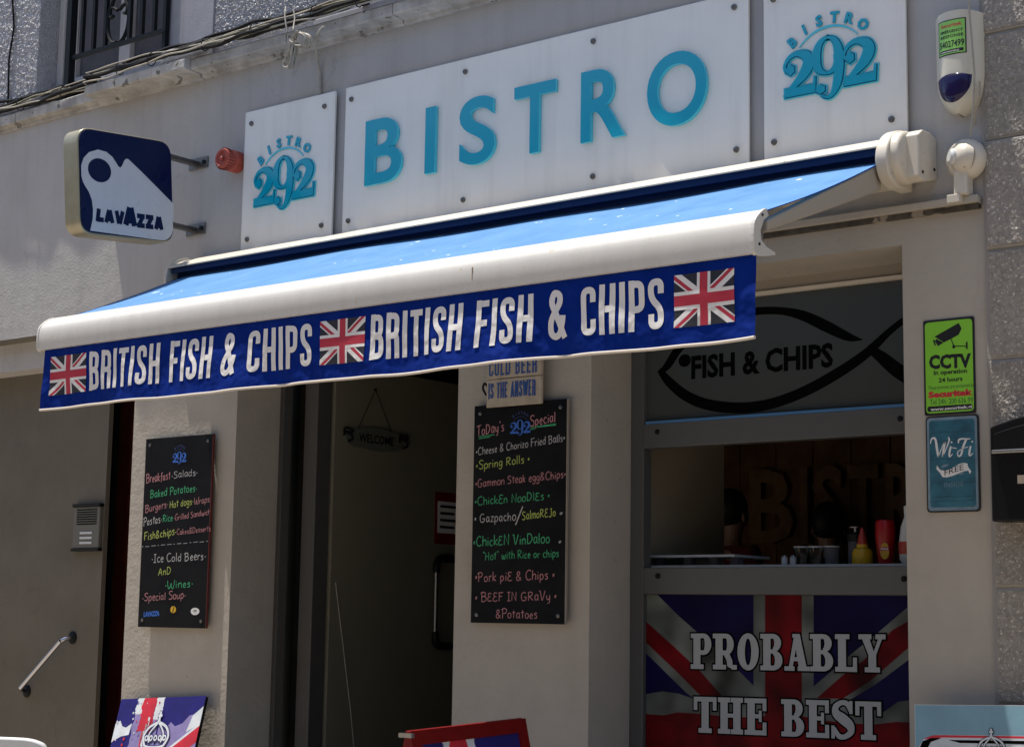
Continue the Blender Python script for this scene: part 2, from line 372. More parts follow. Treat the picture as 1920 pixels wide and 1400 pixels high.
# ---- fonts drawn as strokes: (advance, [strokes]); '~' smooth, 'r' rounded corners
CH = {
 'A': (6.5, ['~0,0 1.5,6 3,9.6 4.2,6 5.4,0', '1,3.8 5,4']), 'B': (6.2, ['.8,0 .8,9.8', '~-.4,8.6 1.5,10 4.6,9 3.8,6 1,5.4', '~1,5.4 4.6,5 5.2,2 3,0 .4,.2']),
 'C': (6, ['~5.2,8.4 3.6,9.8 1.2,8 .4,4.6 1.4,1 3.4,0 5.4,1.4']), 'D': (6.2, ['.8,0 .8,9', '~.2,9.2 3.6,9 5.4,5 3.6,1 .6,.1']), 'E': (5.2, ['~4.6,8.6 2,9.4 .9,7.6 2.2,5.4 3.6,5.2', '~2.4,5.2 .6,3.6 .6,1 2.6,0 4.8,.8']),
 'F': (5.4, ['.8,0 .8,9.6', '~.2,9.6 2.5,9.4 5.2,9.9', '.8,5.2 4,5.6']), 'G': (6.6, ['~5.2,8.6 3.4,9.8 1,8 .4,4.4 1.4,.8 3.6,0 5.6,1.6 5.8,4.2', '3.4,4.2 6.2,4.2']), 'H': (6.4, ['.6,0 .8,9.8', '5.2,0 5.2,10', '.6,5 5.2,5.2']),
 'I': (3.6, ['1.8,0 1.8,9.6', '.2,9.6 3.4,9.8', '.2,0 3.4,.1']), 'J': (5, ['~4,9.6 4,2 2.4,-.4 .4,1', '2.2,9.6 5,9.8']), 'K': (5.8, ['.7,0 .7,9.8', '5,9.4 .9,4.6 5.4,0']), 'L': (5, ['.8,9.8 .7,.2 4.8,.2']), 'M': (7.4, ['.6,0 .8,9.6 3.6,3.4 6.2,9.6 6.4,0']),
 'N': (6.2, ['.6,0 .8,9.6 5,.2 5.2,9.8']), 'O': (6.2, ['~3,9.6 .6,7.6 .4,3 3,0 5.4,3 5.2,7.8 3,9.6']), 'P': (5.8, ['.8,-.4 .9,9.4', '~-.4,8.4 2,10 5,8.8 4.2,5.4 1,4.6']), 'R': (6, ['.8,0 .8,9.6', '~0,8.8 2.4,10 4.8,8.4 3.6,5.6 1,5', '~1.4,5 3.4,2.6 5.6,.2']),
 'S': (5.6, ['~5,8.8 3,9.9 .8,8.4 1.6,6 4.2,4.4 4.8,1.8 2.8,-.1 .4,1']), 'T': (5.8, ['2.8,0 2.9,9.6', '~0,9.4 3,9.6 5.8,10.2']), 'V': (6, ['~-.2,9 .8,9.6 2.8,.2 5.6,10']), 'W': (8, ['~0,9.4 .6,2 2.2,.2 3.8,6 4.2,1.6 6,0 7.4,9.8']), 'Y': (5.6, ['.4,9.8 2.8,5', '5.2,9.8 2,0']),
 'a': (4.6, ['~3.6,5.4 1.6,5.8 .4,3 1.6,.2 3.6,2.4', '~3.7,5.8 3.6,1.6 4.4,.1']), 'b': (4.6, ['.6,9.4 .6,.2', '~.6,4.4 2.6,5.8 4,3 2.6,.2 .6,.6']), 'c': (4, ['~3.5,5 2,5.8 .4,3 1.8,.1 3.7,1']), 'd': (4.8, ['3.9,9.6 3.9,0', '~3.8,5 1.8,5.8 .4,2.8 1.8,.2 3.8,1.6']),
 'e': (4, ['~.6,3 3.4,3.6 2.2,5.8 .5,3.4 1.4,.2 3.6,.9']), 'f': (3.6, ['~3.6,8.8 2.2,9.4 1.6,7 1.5,-1.6', '.2,5.4 3.2,5.6']), 'g': (4.6, ['~3.6,5.4 1.6,5.8 .4,3.2 1.6,.6 3.6,2.6', '~3.8,5.8 3.7,-1 2,-3.2 .3,-1.8']), 'h': (4.6, ['.6,9.6 .6,0', '~.6,3.4 2.2,5.8 3.8,4.6 3.8,0']),
 'i': (1.9, ['.9,5.6 .9,.1', '.9,7.6 1.1,8.4']), 'k': (4.2, ['.6,9.6 .6,0', '3.6,5.6 .8,2.8 3.8,0']), 'l': (1.9, ['.8,9.8 .9,0']), 'm': (6.6, ['.5,5.6 .6,0', '~.6,3.4 1.9,5.8 3,4.4 3,0', '~3,3.6 4.4,5.8 5.6,4.4 5.7,0']), 'n': (4.6, ['.5,5.8 .6,0', '~.6,3.4 2.2,5.8 3.7,4.4 3.8,0']),
 'o': (4.4, ['~2.1,5.8 .4,4 .8,.8 2.3,.1 3.8,1.6 3.6,4.8 2.1,5.8']), 'p': (4.6, ['.6,5.6 .6,-3.2', '~.6,4.4 2.6,5.8 4,3 2.6,.2 .6,.8']), 'r': (3.5, ['.6,5.8 .7,0', '~.7,3.4 1.6,5.2 3.4,5.6']), 's': (3.8, ['~3.3,5.2 1.8,5.8 .7,4.4 2.9,2.6 2.8,.6 .5,.3']), 't': (3.6, ['1.7,8.6 1.8,0', '.2,6 3.4,6.3']),
 'u': (4.6, ['~.6,5.7 .7,1.2 2,.1 3.7,1.8', '3.8,5.8 3.9,0']), 'w': (6, ['~.3,5.6 1,.6 2,.3 2.9,4.4 3.3,.6 4.4,.2 5.4,5.8']), 'y': (4.4, ['~.5,5.6 .8,2 2.2,1 3.6,2.6', '~3.8,5.8 3.6,-1.4 1.6,-3.2']), 'z': (4, ['.5,5.5 3.5,5.6 .5,.2 3.7,.3']),
 '&': (6, ['~5.4,.2 1.4,6 1.6,9 3.6,9 3.6,6.6 .6,3.2 1,.4 3.2,.2 5,3.6']), "'": (1.6, ['.8,9.8 .6,8']), '"': (2.6, ['.6,10 .4,8.2', '1.8,10 1.6,8.2']), '/': (4, ['0,-1 4,10.5']), '.': (2.2, ['.6,3 1.4,3.8', '.7,3.8 1.4,2.8']), '*': (2.6, ['.4,3 1.9,5.4', '1.2,2.4 1.1,5.6', '.3,4.6 2,4']), '-': (4, ['.3,3.4 3.6,3.6']), ' ': (2.6, []), '_': (1.2, []),
}
a_, b_ = .8, 3.5
BC = {
 'B': (4.3, ['.8,0 .8,10', 'r.8,9.2 3.4,9.2 3.4,5.3 .8,5.3', 'r.8,5.1 3.55,5.1 3.55,.8 .8,.8']), 'R': (4.3, ['.8,0 .8,10', 'r.8,9.2 3.5,9.2 3.5,4.9 .8,4.9', 'r1.6,4.95 3.45,4.95 3.5,0']), 'I': (1.6, ['.8,0 .8,10']), 'T': (4.0, ['0,9.2 4,9.2', '2,0 2,9.2']),
 'S': (4.2, ['r3.4,6.9 3.4,9.2 .8,9.2 .8,6.1 3.4,3.9 3.4,.8 .8,.8 .8,3.1']), 'H': (4.4, ['.8,0 .8,10', '3.6,0 3.6,10', '.8,5 3.6,5']), 'F': (3.8, ['.8,0 .8,10', '.8,9.2 3.8,9.2', '.8,5.1 3.3,5.1']), 'C': (4.2, ['r3.45,6.7 3.45,9.2 .8,9.2 .8,.8 3.45,.8 3.45,3.3']),
 'P': (4.2, ['.8,0 .8,10', 'r.8,9.2 3.5,9.2 3.5,4.3 .8,4.3']), '&': (5.2, ['~4.6,.2 2.6,4.6 1.2,7.4 1.6,9.2 2.4,9.4 3.3,8.8 3.2,7.2 1.6,5 .8,3.4 .8,1.4 1.9,.6 3.2,1.2 4,3.2 4.2,4.8']), 'E': (3.8, ['.8,0 .8,10', '.8,9.2 3.8,9.2', '.8,5 3.4,5', '.8,.8 3.8,.8']), 'L': (3.6, ['.8,0 .8,10', '.8,.8 3.6,.8']),
 'D': (4.4, ['.8,0 .8,10', 'r.8,9.2 3.6,9.2 3.6,.8 .8,.8']), 'O': (4.4, ['R.8,.8 3.6,.8 3.6,9.2 .8,9.2']), 'N': (4.6, ['.8,0 .8,10', '3.8,0 3.8,10', '1,9.6 3.6,.4']), 'A': (4.4, ['.6,0 2.2,9.8', '3.8,0 2.2,9.8', '1.2,2.8 3.2,2.8']), 'W': (6.2, ['.5,10 1.7,.4', '1.7,.4 3.1,9', '3.1,9 4.5,.4', '4.5,.4 5.7,10']), ' ': (2.2, []),
}
def strokes(text, font, H, sp=.9, xs=1., jit=0, w=1.6, rr=1.6, sub=0):
    s = H/10; x = 0; out = []
    for c in text:
        adv, ss = font[c]; dy = random.uniform(-jit, jit); sc_ = 1+random.uniform(-jit, jit)*.25
        for st in ss:
            k = st[0]; pts = [tuple(float(t) for t in p.split(',')) for p in st.lstrip('~rR').split()]; cl = False
            if k == '~': pts = smooth(pts, 4)
            elif k == 'r': pts = rounded(pts, rr)
            elif k == 'R': pts = rounded(pts, rr, closed=True); cl = True
            pts = [((x+px*sc_*xs)*s, (py*sc_+dy)*s) for px, py in pts]
            if sub:
                q = [pts[0]]
                for a, b in zip(pts, pts[1:]):
                    L_ = math.dist(a, b); m_ = max(1, int(L_/sub))
                    q += [(a[0]+(b[0]-a[0])*i/m_, a[1]+(b[1]-a[1])*i/m_) for i in range(1, m_+1)]
                pts = q
            out.append((pts, w*s, cl))
        x += (adv*xs+sp)
    return out, (x-sp)*s
LAY = .00025
def write(mb, F, text, font, H, x, y, align='l', mi=0, base=.0006, fit=None, slope=0, **kw):
    st, W_ = strokes(text, font, H, **kw); sx = 1
    if fit: sx = fit/W_; W_ = fit
    ox = x-(W_/2 if align == 'c' else W_ if align == 'r' else 0)
    for i, (pts, w_, cl) in enumerate(st):
        pts = [(ox+p[0]*sx, y+p[1]+slope*p[0]*sx) for p in pts]
        for q in ribbon(pts, w_, cl): mb.poly([F(a, b, base+LAY*(i % 5)) for a, b in q], mi)
def text2d(s, size=1, bold=0, res=2, spacing=1):
    cu = bpy.data.curves.new('lettering', 'FONT'); cu.body = s; cu.size = size; cu.offset = bold; cu.resolution_u = res; cu.space_character = spacing
    ob = bpy.data.objects.new('lettering', cu); COL.objects.link(ob)
    dg = bpy.context.evaluated_depsgraph_get(); dg.update(); me = bpy.data.meshes.new_from_object(ob.evaluated_get(dg))
    V = [(v.co.x, v.co.y) for v in me.vertices]; Fc = [tuple(p.vertices) for p in me.polygons]
    bpy.data.objects.remove(ob, do_unlink=True); bpy.data.curves.remove(cu); bpy.data.meshes.remove(me)
    return V, Fc
def print_text(mb, F, s, x, y, H, W=None, align='c', bold=0, mi=0, base=.0008, spacing=1, slope=0, thick=0, res=2):
    V, Fc = text2d(s, 1, bold, res, spacing)      # cap height of the default face is about .73 of its size
    if not V: return
    x0 = min(v[0] for v in V); x1 = max(v[0] for v in V); k = H/.727; kx = (W/(x1-x0)) if W else k; W_ = (x1-x0)*kx
    ox = x-(W_/2 if align == 'c' else W_ if align == 'r' else 0)
    P = [(ox+(a-x0)*kx, y+b*k+slope*(a-x0)*kx) for a, b in V]
    b0 = len(mb.v); mb.v += [tuple(F(a, b, base+thick)) for a, b in P]
    for f in Fc:
        mb.f.append(tuple(b0+i for i in f)); mb.mi.append(mi)
    if thick:
        ed = {}
        for f in Fc:
            for i in range(len(f)): e = (f[i], f[(i+1) % len(f)]); ed[e] = 1
        for (i, j) in list(ed):
            if (j, i) not in ed: mb.poly([F(*P[i], base), F(*P[j], base), F(*P[j], base+thick), F(*P[i], base+thick)], mi)
def union_flag(mb, F, x0, y0, W, H, base, mats=(0,1,2), sub=None):   # dark field, white, red
    k, wt, rd = mats; layers = [[rect(0, W, 0, H)], [], [], [], []]; L_ = math.hypot(W, H)
    def diag(a, b, wid, off=0):
        d = Vector((b[0]-a[0], b[1]-a[1])).normalized(); n = Vector((-d.y, d.x)); a = Vector(a)-d*.02+n*off; b = Vector(b)+d*.02+n*off
        P = [a+n*wid/2, a-n*wid/2, b-n*wid/2, b+n*wid/2]; return clip([tuple(p) for p in P], 0, W, 0, H)
    for a, b in (((0,0),(W,H)), ((0,H),(W,0))): layers[1].append(diag(a, b, H*.20))
    c = (W/2, H/2)
    for a, o in (((0,0), -1), ((W,H), -1), ((0,H), -1), ((W,0), -1)): layers[2].append(diag(a, c, H*.07, o*H*.035))
    layers[3] += [rect(0, W, H*.33, H*.67), rect(W*.39, W*.61, 0, H*.33), rect(W*.39, W*.61, H*.67, H)]
    layers[4] += [rect(0, W, H*.40, H*.60), rect(W*.435, W*.565, 0, H*.40), rect(W*.435, W*.565, H*.60, H)]
    for li, (ps, mi) in enumerate(zip(layers, (k, wt, rd, wt, rd))):
        for P in ps:
            if sub:
                nx = max(1, int(W/sub)); ny = max(1, int(H/sub))
                for i in range(nx):
                    for j in range(ny):
                        Q = clip(P, W*i/nx, W*(i+1)/nx, H*j/ny, H*(j+1)/ny)
                        if len(Q) > 2: mb.poly([F(x0+a, y0+b, base+LAY*li) for a, b in Q], mi)
            elif len(P) > 2: mb.poly([F(x0+a, y0+b, base+LAY*li) for a, b in P], mi)
def crown(mb, F, cx, y, s, mi=0, base=.0015, mi2=None):   # closed crown emblem, s = width
    st = []
    st.append((ellipse(cx, y+s*.12, s*.36, s*.06, 14, 200, 340), s*.05)); st.append((ellipse(cx, y+s*.22, s*.40, s*.07, 14, 200, 340), s*.06))
    st.append((smooth([(cx-s*.38, y+s*.2), (cx-s*.5, y+s*.46), (cx-s*.34, y+s*.72), (cx, y+s*.86)], 5), s*.05)); st.append((smooth([(cx+s*.38, y+s*.2), (cx+s*.5, y+s*.46), (cx+s*.34, y+s*.72), (cx, y+s*.86)], 5), s*.05))
    for t in (-.2, .2): st.append((smooth([(cx+s*t*1.2, y+s*.3), (cx+s*t*1.4, y+s*.55), (cx, y+s*.86)], 5), s*.035))
    st.append(([(cx, y+s*.86), (cx, y+s*1.16)], s*.05)); st.append(([(cx-s*.08, y+s*1.04), (cx+s*.08, y+s*1.04)], s*.05))
    for k in range(5): st.append((ellipse(cx+s*(-.36+.18*k), y+s*.42, s*.055, s*.065, 10)+[ellipse(cx+s*(-.36+.18*k), y+s*.42, s*.055, s*.065, 10)[0]], s*.03))
    st = [(p, w_*1.45) for p, w_ in st]
    for i, (p, w_) in enumerate(st):
        if mi2 is not None:
            for q in ribbon(p, w_, grow=s*.022): mb.poly([F(a, b, base-.0008+.00005*i) for a, b in q], mi2)
        for q in ribbon(p, w_): mb.poly([F(a, b, base+.0001*i) for a, b in q], mi)
    mb.poly([F(a, b, base+.0012) for a, b in ellipse(cx, y+s*.90, s*.05, s*.05, 12)], mi)
def digits292(cx, y, s):    # three fat-face numerals, s = overall width; returns stroke lists
    out = []
    def two(ox, oy, h):
        k = h
        P = [(.06,.62),(.03,.76),(.14,.93),(.34,1.0),(.58,.92),(.66,.74),(.56,.52),(.34,.30),(.12,.12),(.03,.03)]
        Wd = [.05,.06,.08,.11,.22,.27,.25,.15,.09,.06]
        P = [p+(w_,) for p, w_ in zip(P, Wd)]; S = smooth(P, 4); out.append(([(ox+p[0]*k, oy+p[1]*k) for p in S], [p[2]*k for p in S]))
        out.append(([(ox+.02*k, oy+.095*k), (ox+.80*k, oy+.095*k)], [.20*k]*2)); out.append(([(ox+.79*k, oy+.0*k), (ox+.82*k, oy+.36*k)], [.06*k, .04*k]))
        out.append(([(ox+(.17-.11)*k, oy+.64*k), (ox+.17*k, oy+.64*k), (ox+(.17+.11)*k, oy+.64*k)], [.08*k, .27*k, .12*k]))
    h9 = s*.64; h2 = s*.43
    two(cx-s*.5, y+s*.09, h2); two(cx+s*.165, y+s*.09, h2)
    ring = [(0,.5,.07),(.23,.36,.17),(.33,0,.27),(.24,-.30,.19),(0,-.42,.07),(-.24,-.30,.19),(-.33,0,.27),(-.23,.36,.17)]
    S = smooth(ring, 4, closed=True); k = h9*.62; c0 = (cx-s*.005, y+h9*.66)
    S = S+[S[0]]; out.append(([(c0[0]+p[0]*k*.98, c0[1]+p[1]*k) for p in S], [p[2]*k*.9 for p in S]))
    T = smooth([(.325,.66,.17),(.335,.45,.17),(.27,.2,.14),(.12,.04,.06),(-.04,.02,.04),(-.16,.07,.03)], 4)
    out.append(([(cx-s*.01+p[0]*h9*.62, y+p[1]*h9) for p in T], [p[2]*h9*.9 for p in T]))
    out.append(([(cx-s*.01-.20*h9, y+.16*h9), (cx-s*.01-.12*h9, y+.16*h9), (cx-s*.01-.04*h9, y+.16*h9)], [.05*h9, .15*h9, .06*h9]))
    return out
def flat292(mb, F, cx, y, s, mi=0, base=.001, mi_arc=None):
    for i, (p, w_) in enumerate(digits292(cx, y, s)):
        for q in ribbon(p, w_): mb.poly([F(a, b, base+.0001*i) for a, b in q], mi)
    if mi_arc is not None:
        for q in ribbon(ellipse(cx, y+s*.35, s*.42, s*.40, 12, 35, 145), s*.02): mb.poly([F(a, b, base) for a, b in q], mi_arc)
        arc_text(mb, F, 'BISTRO', cx, y+s*.33, s*.52, s*.11, 52, 128, mi_arc, base)
def arc_text(mb, F, s, cx, cy, rad, H, a0, a1, mi, base, thick=0, ry=1):
    n = len(s)
    for i, c in enumerate(s):
        th = R(a1+(a0-a1)*(i/(n-1))); V, Fc = text2d(c, 1, .045, 2)
        xs_ = [v[0] for v in V]; mx = (min(xs_)+max(xs_))/2; k = H/.727; rot = (th-math.pi/2)*.8
        ox, oy = cx+rad*math.cos(th), cy+rad*ry*math.sin(th)
        P = [(ox+((a-mx)*k)*math.cos(rot)-(b*k)*math.sin(rot), oy+((a-mx)*k)*math.sin(rot)+(b*k)*math.cos(rot)) for a, b in V]
        b0 = len(mb.v); mb.v += [tuple(F(a, b, base+thick)) for a, b in P]; es = set()
        for f in Fc:
            mb.f.append(tuple(b0+q for q in f)); mb.mi.append(mi)
            for q in range(len(f)): es.add((f[q], f[(q+1) % len(f)]))
        if thick:
            for (p, q) in es:
                if (q, p) not in es: mb.poly([F(*P[p], base), F(*P[q], base), F(*P[q], base+thick), F(*P[p], base+thick)], mi)
# ---- where a photographed point lies on a given real plane (used to survey positions)
def onto(o, u, v):
    o = Vector(o); u = Vector(u).normalized(); v = Vector(v).normalized(); n = u.cross(v); C = Vector((0, -6, 1.6))
    def f(px, py):
        d = fw+r2*((px-960)/3254.3)+u2*((700-py)/3254.3); P = C+d*((o-C).dot(n)/d.dot(n))-o
        return (P.dot(u), P.dot(v))
    return f
def FY(y): return frame((0, y, 0))
def OY(y): return onto((0, y, 0), (1,0,0), (0,0,1))
def line_px(mb, F, on, text, p0, p1, Hpx, how='chalk', mi=0, **kw):
    A = on(*p0); B = on(*p1); H = on(p0[0], p0[1]-Hpx)[1]-A[1]; W_ = B[0]-A[0]; sl = (B[1]-A[1])/W_
    if how == 'chalk': write(mb, F, text, CH, H, A[0], A[1], fit=W_, slope=sl, mi=mi, **kw)
    elif how == 'cond': write(mb, F, text, BC, H, A[0], A[1], fit=W_, slope=sl, mi=mi, **kw)
    else: print_text(mb, F, text, A[0], A[1], H, W_, 'l', mi=mi, slope=sl, **kw)
def poly_px(mb, F, on, pts, c, mi=0): mb.poly([F(*on(*p), c) for p in pts], mi)

# ================================================================== GROUND AND STREET
tag(MB().box(-40, 30, -1.9, 6, .3, .5).build('pavement', M_pave), kind='structure')
tag(MB().box(-40, 30, -7.4, -2.04, .2, .38).build('road', M_asphalt), kind='structure')
tag(MB().box(-40, 30, -2.04, -1.9, .2, .5).build('kerb', M_stonesm, bevel=.01), kind='structure')
tag(MB().poly([(-300,-300,.18),(300,-300,.18),(300,300,.18),(-300,300,.18)]).build('ground', M_asphalt), kind='structure')
tag(MB().box(-40, 30, -9.0, -7.4, .2, .5).build('pavement', M_pave), kind='structure')
ob = thing('building', (-4, -9, .5), 'plain pale rendered building on the far side of the narrow street', 'building')
MB().box(-40, 30, -17, -9, .5, 7.2).build('wall', M_opp, ob)
for i in range(9):
    for z in (1.4, 4.4):
        x = -18+i*3.2; f = MB().box(x-.55, x+.55, -8.99, -8.94, z, z+1.5).build('window', M_wframe, ob)
        MB().box(x-.47, x+.47, -8.94, -8.93, z+.08, z+1.42).build('pane', M_iron, f)

# ================================================================== BISTRO BUILDING
bb = thing('building', (-6, 0, .5), 'grey rendered building with bistro shopfront below and roughcast upper floor', 'building')
XR = -2.575
def wallbox(*a, m=M_wall, name='wall'): return MB().box(*a).build(name, m, bb)
wallbox(-14, XR, 0, .35, 3.17, 4.44)
wallbox(-7.42, XR, 0, .32, 3.034, 3.17, m=M_pil, name='lintel')
wallbox(-7.42, -6.606, 0, .34, .5, 3.034, m=M_pil, name='pillar')
wallbox(-5.122, -4.37, 0, .34, .5, 3.034, m=M_pil, name='pillar')
wallbox(-2.908, XR, 0, .34, .5, 3.034, m=M_pil, name='pillar')
wallbox(-14, -7.42, .10, .35, 3.0, 3.17, name='lintel')
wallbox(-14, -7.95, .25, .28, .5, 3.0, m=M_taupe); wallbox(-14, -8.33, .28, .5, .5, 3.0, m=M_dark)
# drip moulding over the shop window, with a darker mottled strip beneath it
MB().box(-7.1, XR-.005, -.05, -.001, 3.150, 3.178).build('moulding', M_pil, bb, bevel=.004)
MB().box(-7.1, XR-.01, -.03, -.001, 3.132, 3.150).build('moulding', mat('dark_seam', (.10, .085, .065), .9, var=.7, vscale=14, dots=((.28, .24, .19), 12, .6)), bb)
# rounded dark plaster lip at the recessed entrance
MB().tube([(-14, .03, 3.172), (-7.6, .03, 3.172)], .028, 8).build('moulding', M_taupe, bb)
# room behind the shopfront
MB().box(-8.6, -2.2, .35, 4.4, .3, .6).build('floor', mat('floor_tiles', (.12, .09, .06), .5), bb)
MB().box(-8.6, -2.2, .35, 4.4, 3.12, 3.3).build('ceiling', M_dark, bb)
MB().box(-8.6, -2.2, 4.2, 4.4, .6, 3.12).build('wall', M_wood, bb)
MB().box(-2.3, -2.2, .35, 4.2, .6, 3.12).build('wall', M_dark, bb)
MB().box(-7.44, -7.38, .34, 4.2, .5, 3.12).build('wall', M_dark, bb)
MB().box(-4.95, -4.40, .35, 1.13, .6, 3.12).build('wall', M_intw, bb)
plk = None
for i in range(22):
    x = -8.4+i*.28; b = MB().box(x+.004, x+.276, 4.185, 4.199, .6, 3.12)
    if plk is None: plk = b.build('plank', M_wood, bb, bevel=.003); pl0 = plk.location.copy()
    else: inst(plk, pl0+Vector((i*.28, 0, 0)), bb)
# big wooden letters on the back wall
on4 = OY(4.17); F4 = FY(4.17)
for ch, xa, xb in (('B', 1412, 1494), ('I', 1507, 1521), ('S', 1530, 1588), ('T', 1596, 1654), ('R', 1668, 1730), ('O', 1742, 1812)):
    A = on4(xa, 974); B = on4(xb, 970); mb = MB(); print_text(mb, F4, ch, A[0], 2.13, .50, B[0]-A[0], 'l', bold=.02, thick=.05, base=0)
    mb.build('letter', M_wood2, bb)
# dark red street door in the left recess
dr = MB().box(-8.17, -7.44, .50, .56, .5, 3.0).build('door', M_reddoor, bb, bevel=.004)
for z0, z1 in ((.7, 1.5), (1.65, 2.8)): MB().box(-8.05, -7.60, .485, .5, z0, z1).build('door_panel', M_reddoor, dr, bevel=.006)
MB().box(-8.31, -8.17, .47, .55, .5, 3.0).build('door_frame', M_blackp, bb)
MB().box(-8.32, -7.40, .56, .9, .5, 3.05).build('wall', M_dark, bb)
# cornice: thin at the far left, thicker from there on
def cornice(x0, x1, d):
    mb = MB(); P = [(0, 4.44), (-d*.25, 4.44), (-d*.30, 4.462), (-d*.96, 4.466), (-d, 4.472), (-d, 4.520), (-d*.9, 4.530), (0, 4.545)]
    F = lambda a, b, c: (c, a, b)
    n = max(1, int((x1-x0)/.7)); 
    for i in range(n):
        xa = x0+(x1-x0)*i/n; xb = x0+(x1-x0)*(i+1)/n-.004; j = random.uniform(-.003, .003)
        mb.prism([(a, b+j) for a, b in P], F, xa, xb)
    return mb.build('cornice', M_cornice, bb, fix=True, bevel=.004)
cornice(-14, -7.8, .055); cornice(-7.8, -6.95, .150); cornice(-6.95, XR, .110)
MB().box(-14, XR, .0, .35, 4.44, 4.56).build('wall', M_cornice, bb)
# upper floor, round the two window openings
UY0, UY1 = .015, .32
WN = [(-8.48, -7.265), (-6.13, -4.9)]
xs = -14
for x0, x1 in WN:
    wallbox(xs, x0, UY0, UY1, 4.56, 7.4, m=M_rough); wallbox(x0, x1, UY0, UY1, 6.5, 7.4, m=M_rough); xs = x1
wallbox(xs, XR, UY0, UY1, 4.56, 7.4, m=M_rough)
wallbox(-14, XR, -.02, .45, 7.4, 7.55, m=M_cornice, name='eaves')
for x0, x1 in WN:
    MB().box(x1, x1+.35, .003, UY0+.002, 4.565, 6.5).build('window_surround', M_smooth, bb, bevel=.003)
    MB().box(x1-.02, x1+.37, -.045, .0, 4.563, 4.655).build('window_surround', M_smooth, bb, bevel=.02)
    MB().box(x0, x1, -.01, .30, 4.562, 4.60).build('window_sill', M_smooth, bb, bevel=.006)
    MB().box(x0, x1, .08, .30, 4.60, 4.665).build('window_sill', M_smooth, bb, bevel=.006)
    wdw = MB().box(x0, x0+.05, .15, .24, 4.665, 6.5).box(x0+.055, x0+.155, .17, .25, 4.665, 6.5).box(x1-.10, x1, .17, .25, 4.665, 6.5).box(x0+.155, x1-.1, .17, .25, 4.665, 4.75).box((x0+x1)/2-.05, (x0+x1)/2+.05, .17, .25, 4.75, 6.5).box(x0+.155, x1-.1, .17, .25, 6.4, 6.5).build('window', M_wframe, bb, bevel=.005)
    MB().box(x0+.15, (x0+x1)/2-.05, .205, .21, 4.75, 6.4).build('pane', M_curt, wdw); MB().box((x0+x1)/2+.05, x1-.1, .205, .21, 4.75, 6.4).build('pane', M_curt, wdw)
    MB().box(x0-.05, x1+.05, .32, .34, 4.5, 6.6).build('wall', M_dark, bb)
    rl = MB(); xa = x0+.36
    rl.box(xa-.022, xa+.022, -.045, .0, 4.60, 5.6); rl.box(x1-.03, x1-.005, -.03, .0, 4.66, 5.6); rl.box(xa, x1, -.035, -.010, 4.765, 4.785); rl.box(xa, x1, -.045, .0, 5.56, 5.6)
    rail = rl.build('railing', M_iron, bb)
    n = 8
    for k in range(1, n):
        if k in (4,): continue
        xb = xa+(x1-xa)*k/n; MB().box(xb-.011, xb+.011, -.034, -.012, 4.785, 5.56).build('baluster', M_iron, rail)
    xc = xa+(x1-xa)*.5
    for s in (-1, 1):
        P = smooth([(xc+s*.012, 4.79), (xc+s*.05, 4.80), (xc+s*.085, 4.86), (xc+s*.09, 4.96), (xc+s*.05, 5.05), (xc+s*.03, 5.12), (xc+s*.06, 5.17), (xc+s*.085, 5.12), (xc+s*.06, 5.09)], 5)
        MB().tube([(a, -.022, b) for a, b in P], .012, 6).build('scroll', M_iron, rail)
        P = smooth([(xc+s*.01, 4.98), (xc+s*.04, 5.0), (xc+s*.075, 5.0), (xc+s*.07, 4.95), (xc+s*.045, 4.955)], 5)
        MB().tube([(a, -.022, b) for a, b in P], .011, 6).build('scroll', M_iron, rail)
def grit(name, m, parent, x0, x1, z0, z1, y, step, amp, seed=1, rel=0):
    rg = random.Random(seed); nx = int((x1-x0)/step); nz = int((z1-z0)/step); g = MB()
    for j in range(nz+1):
        for i in range(nx+1):
            e = 0 if i in (0, nx) or j in (0, nz) else 1
            g.v.append((x0+(x1-x0)*i/nx+e*rg.uniform(-.3, .3)*step, y-e*amp*rg.random()**1.5, z0+(z1-z0)*j/nz+e*rg.uniform(-.3, .3)*step))
    for j in range(nz):
        for i in range(nx): a = j*(nx+1)+i; g.f.append((a, a+1, a+nx+2, a+nx+1)); g.mi.append(0)
    return g.build(name, m, parent, smooth=True)
for k, (xa, xb, st_) in enumerate(((-12.5, -8.48, .0085), (-6.915, -6.13, .0066), (-4.55, -2.58, .0085))):
    grit('roughcast', M_rough, bb, xa, xb, 4.60, 6.2, .014, st_, .0085, seed=k+3)
# ---- shop window
sw = MB(); Y0, Y1 = .30, .36
sw.box(-4.37, -4.30, Y0, Y1, .6, 3.034); sw.box(-2.99, -2.908, Y0, Y1, .6, 3.034)
sw.box(-4.30, -2.99, Y0, Y1, 1.712, 1.825); sw.box(-4.30, -2.99, Y0-.005, Y1, 2.346, 2.452)
SW = sw.build('shop_window_frame', M_alub, bb, bevel=.003)
MB().box(-4.30, -2.99, .31, .36, 2.985, 3.034).build('window_head', M_jamb, SW); MB().box(-4.30, -2.99, .297, .32, 2.968, 2.985).build('beading', M_cream, SW)
MB().box(-4.29, -2.99, .296, .31, 2.452, 2.464).build('beading', mat('painted_awning_reflection', (.10, .25, .48), .25, metal=.3), SW)  # blue strip paints the awning's reflection along the foot of the glass
for x, z in ((-4.225, 2.415), (-3.07, 2.405), (-4.22, 1.79), (-3.065, 1.775)):
    MB().lathe([(.012, 0), (.012, .004), (.006, .007)], (x, .296, z), (0, -1, 0), 10).build('bolt', M_iron, SW)
pn = MB().box(-4.30, -2.99, .325, .335, 2.464, 2.968).build('fanlight', M_film, SW)
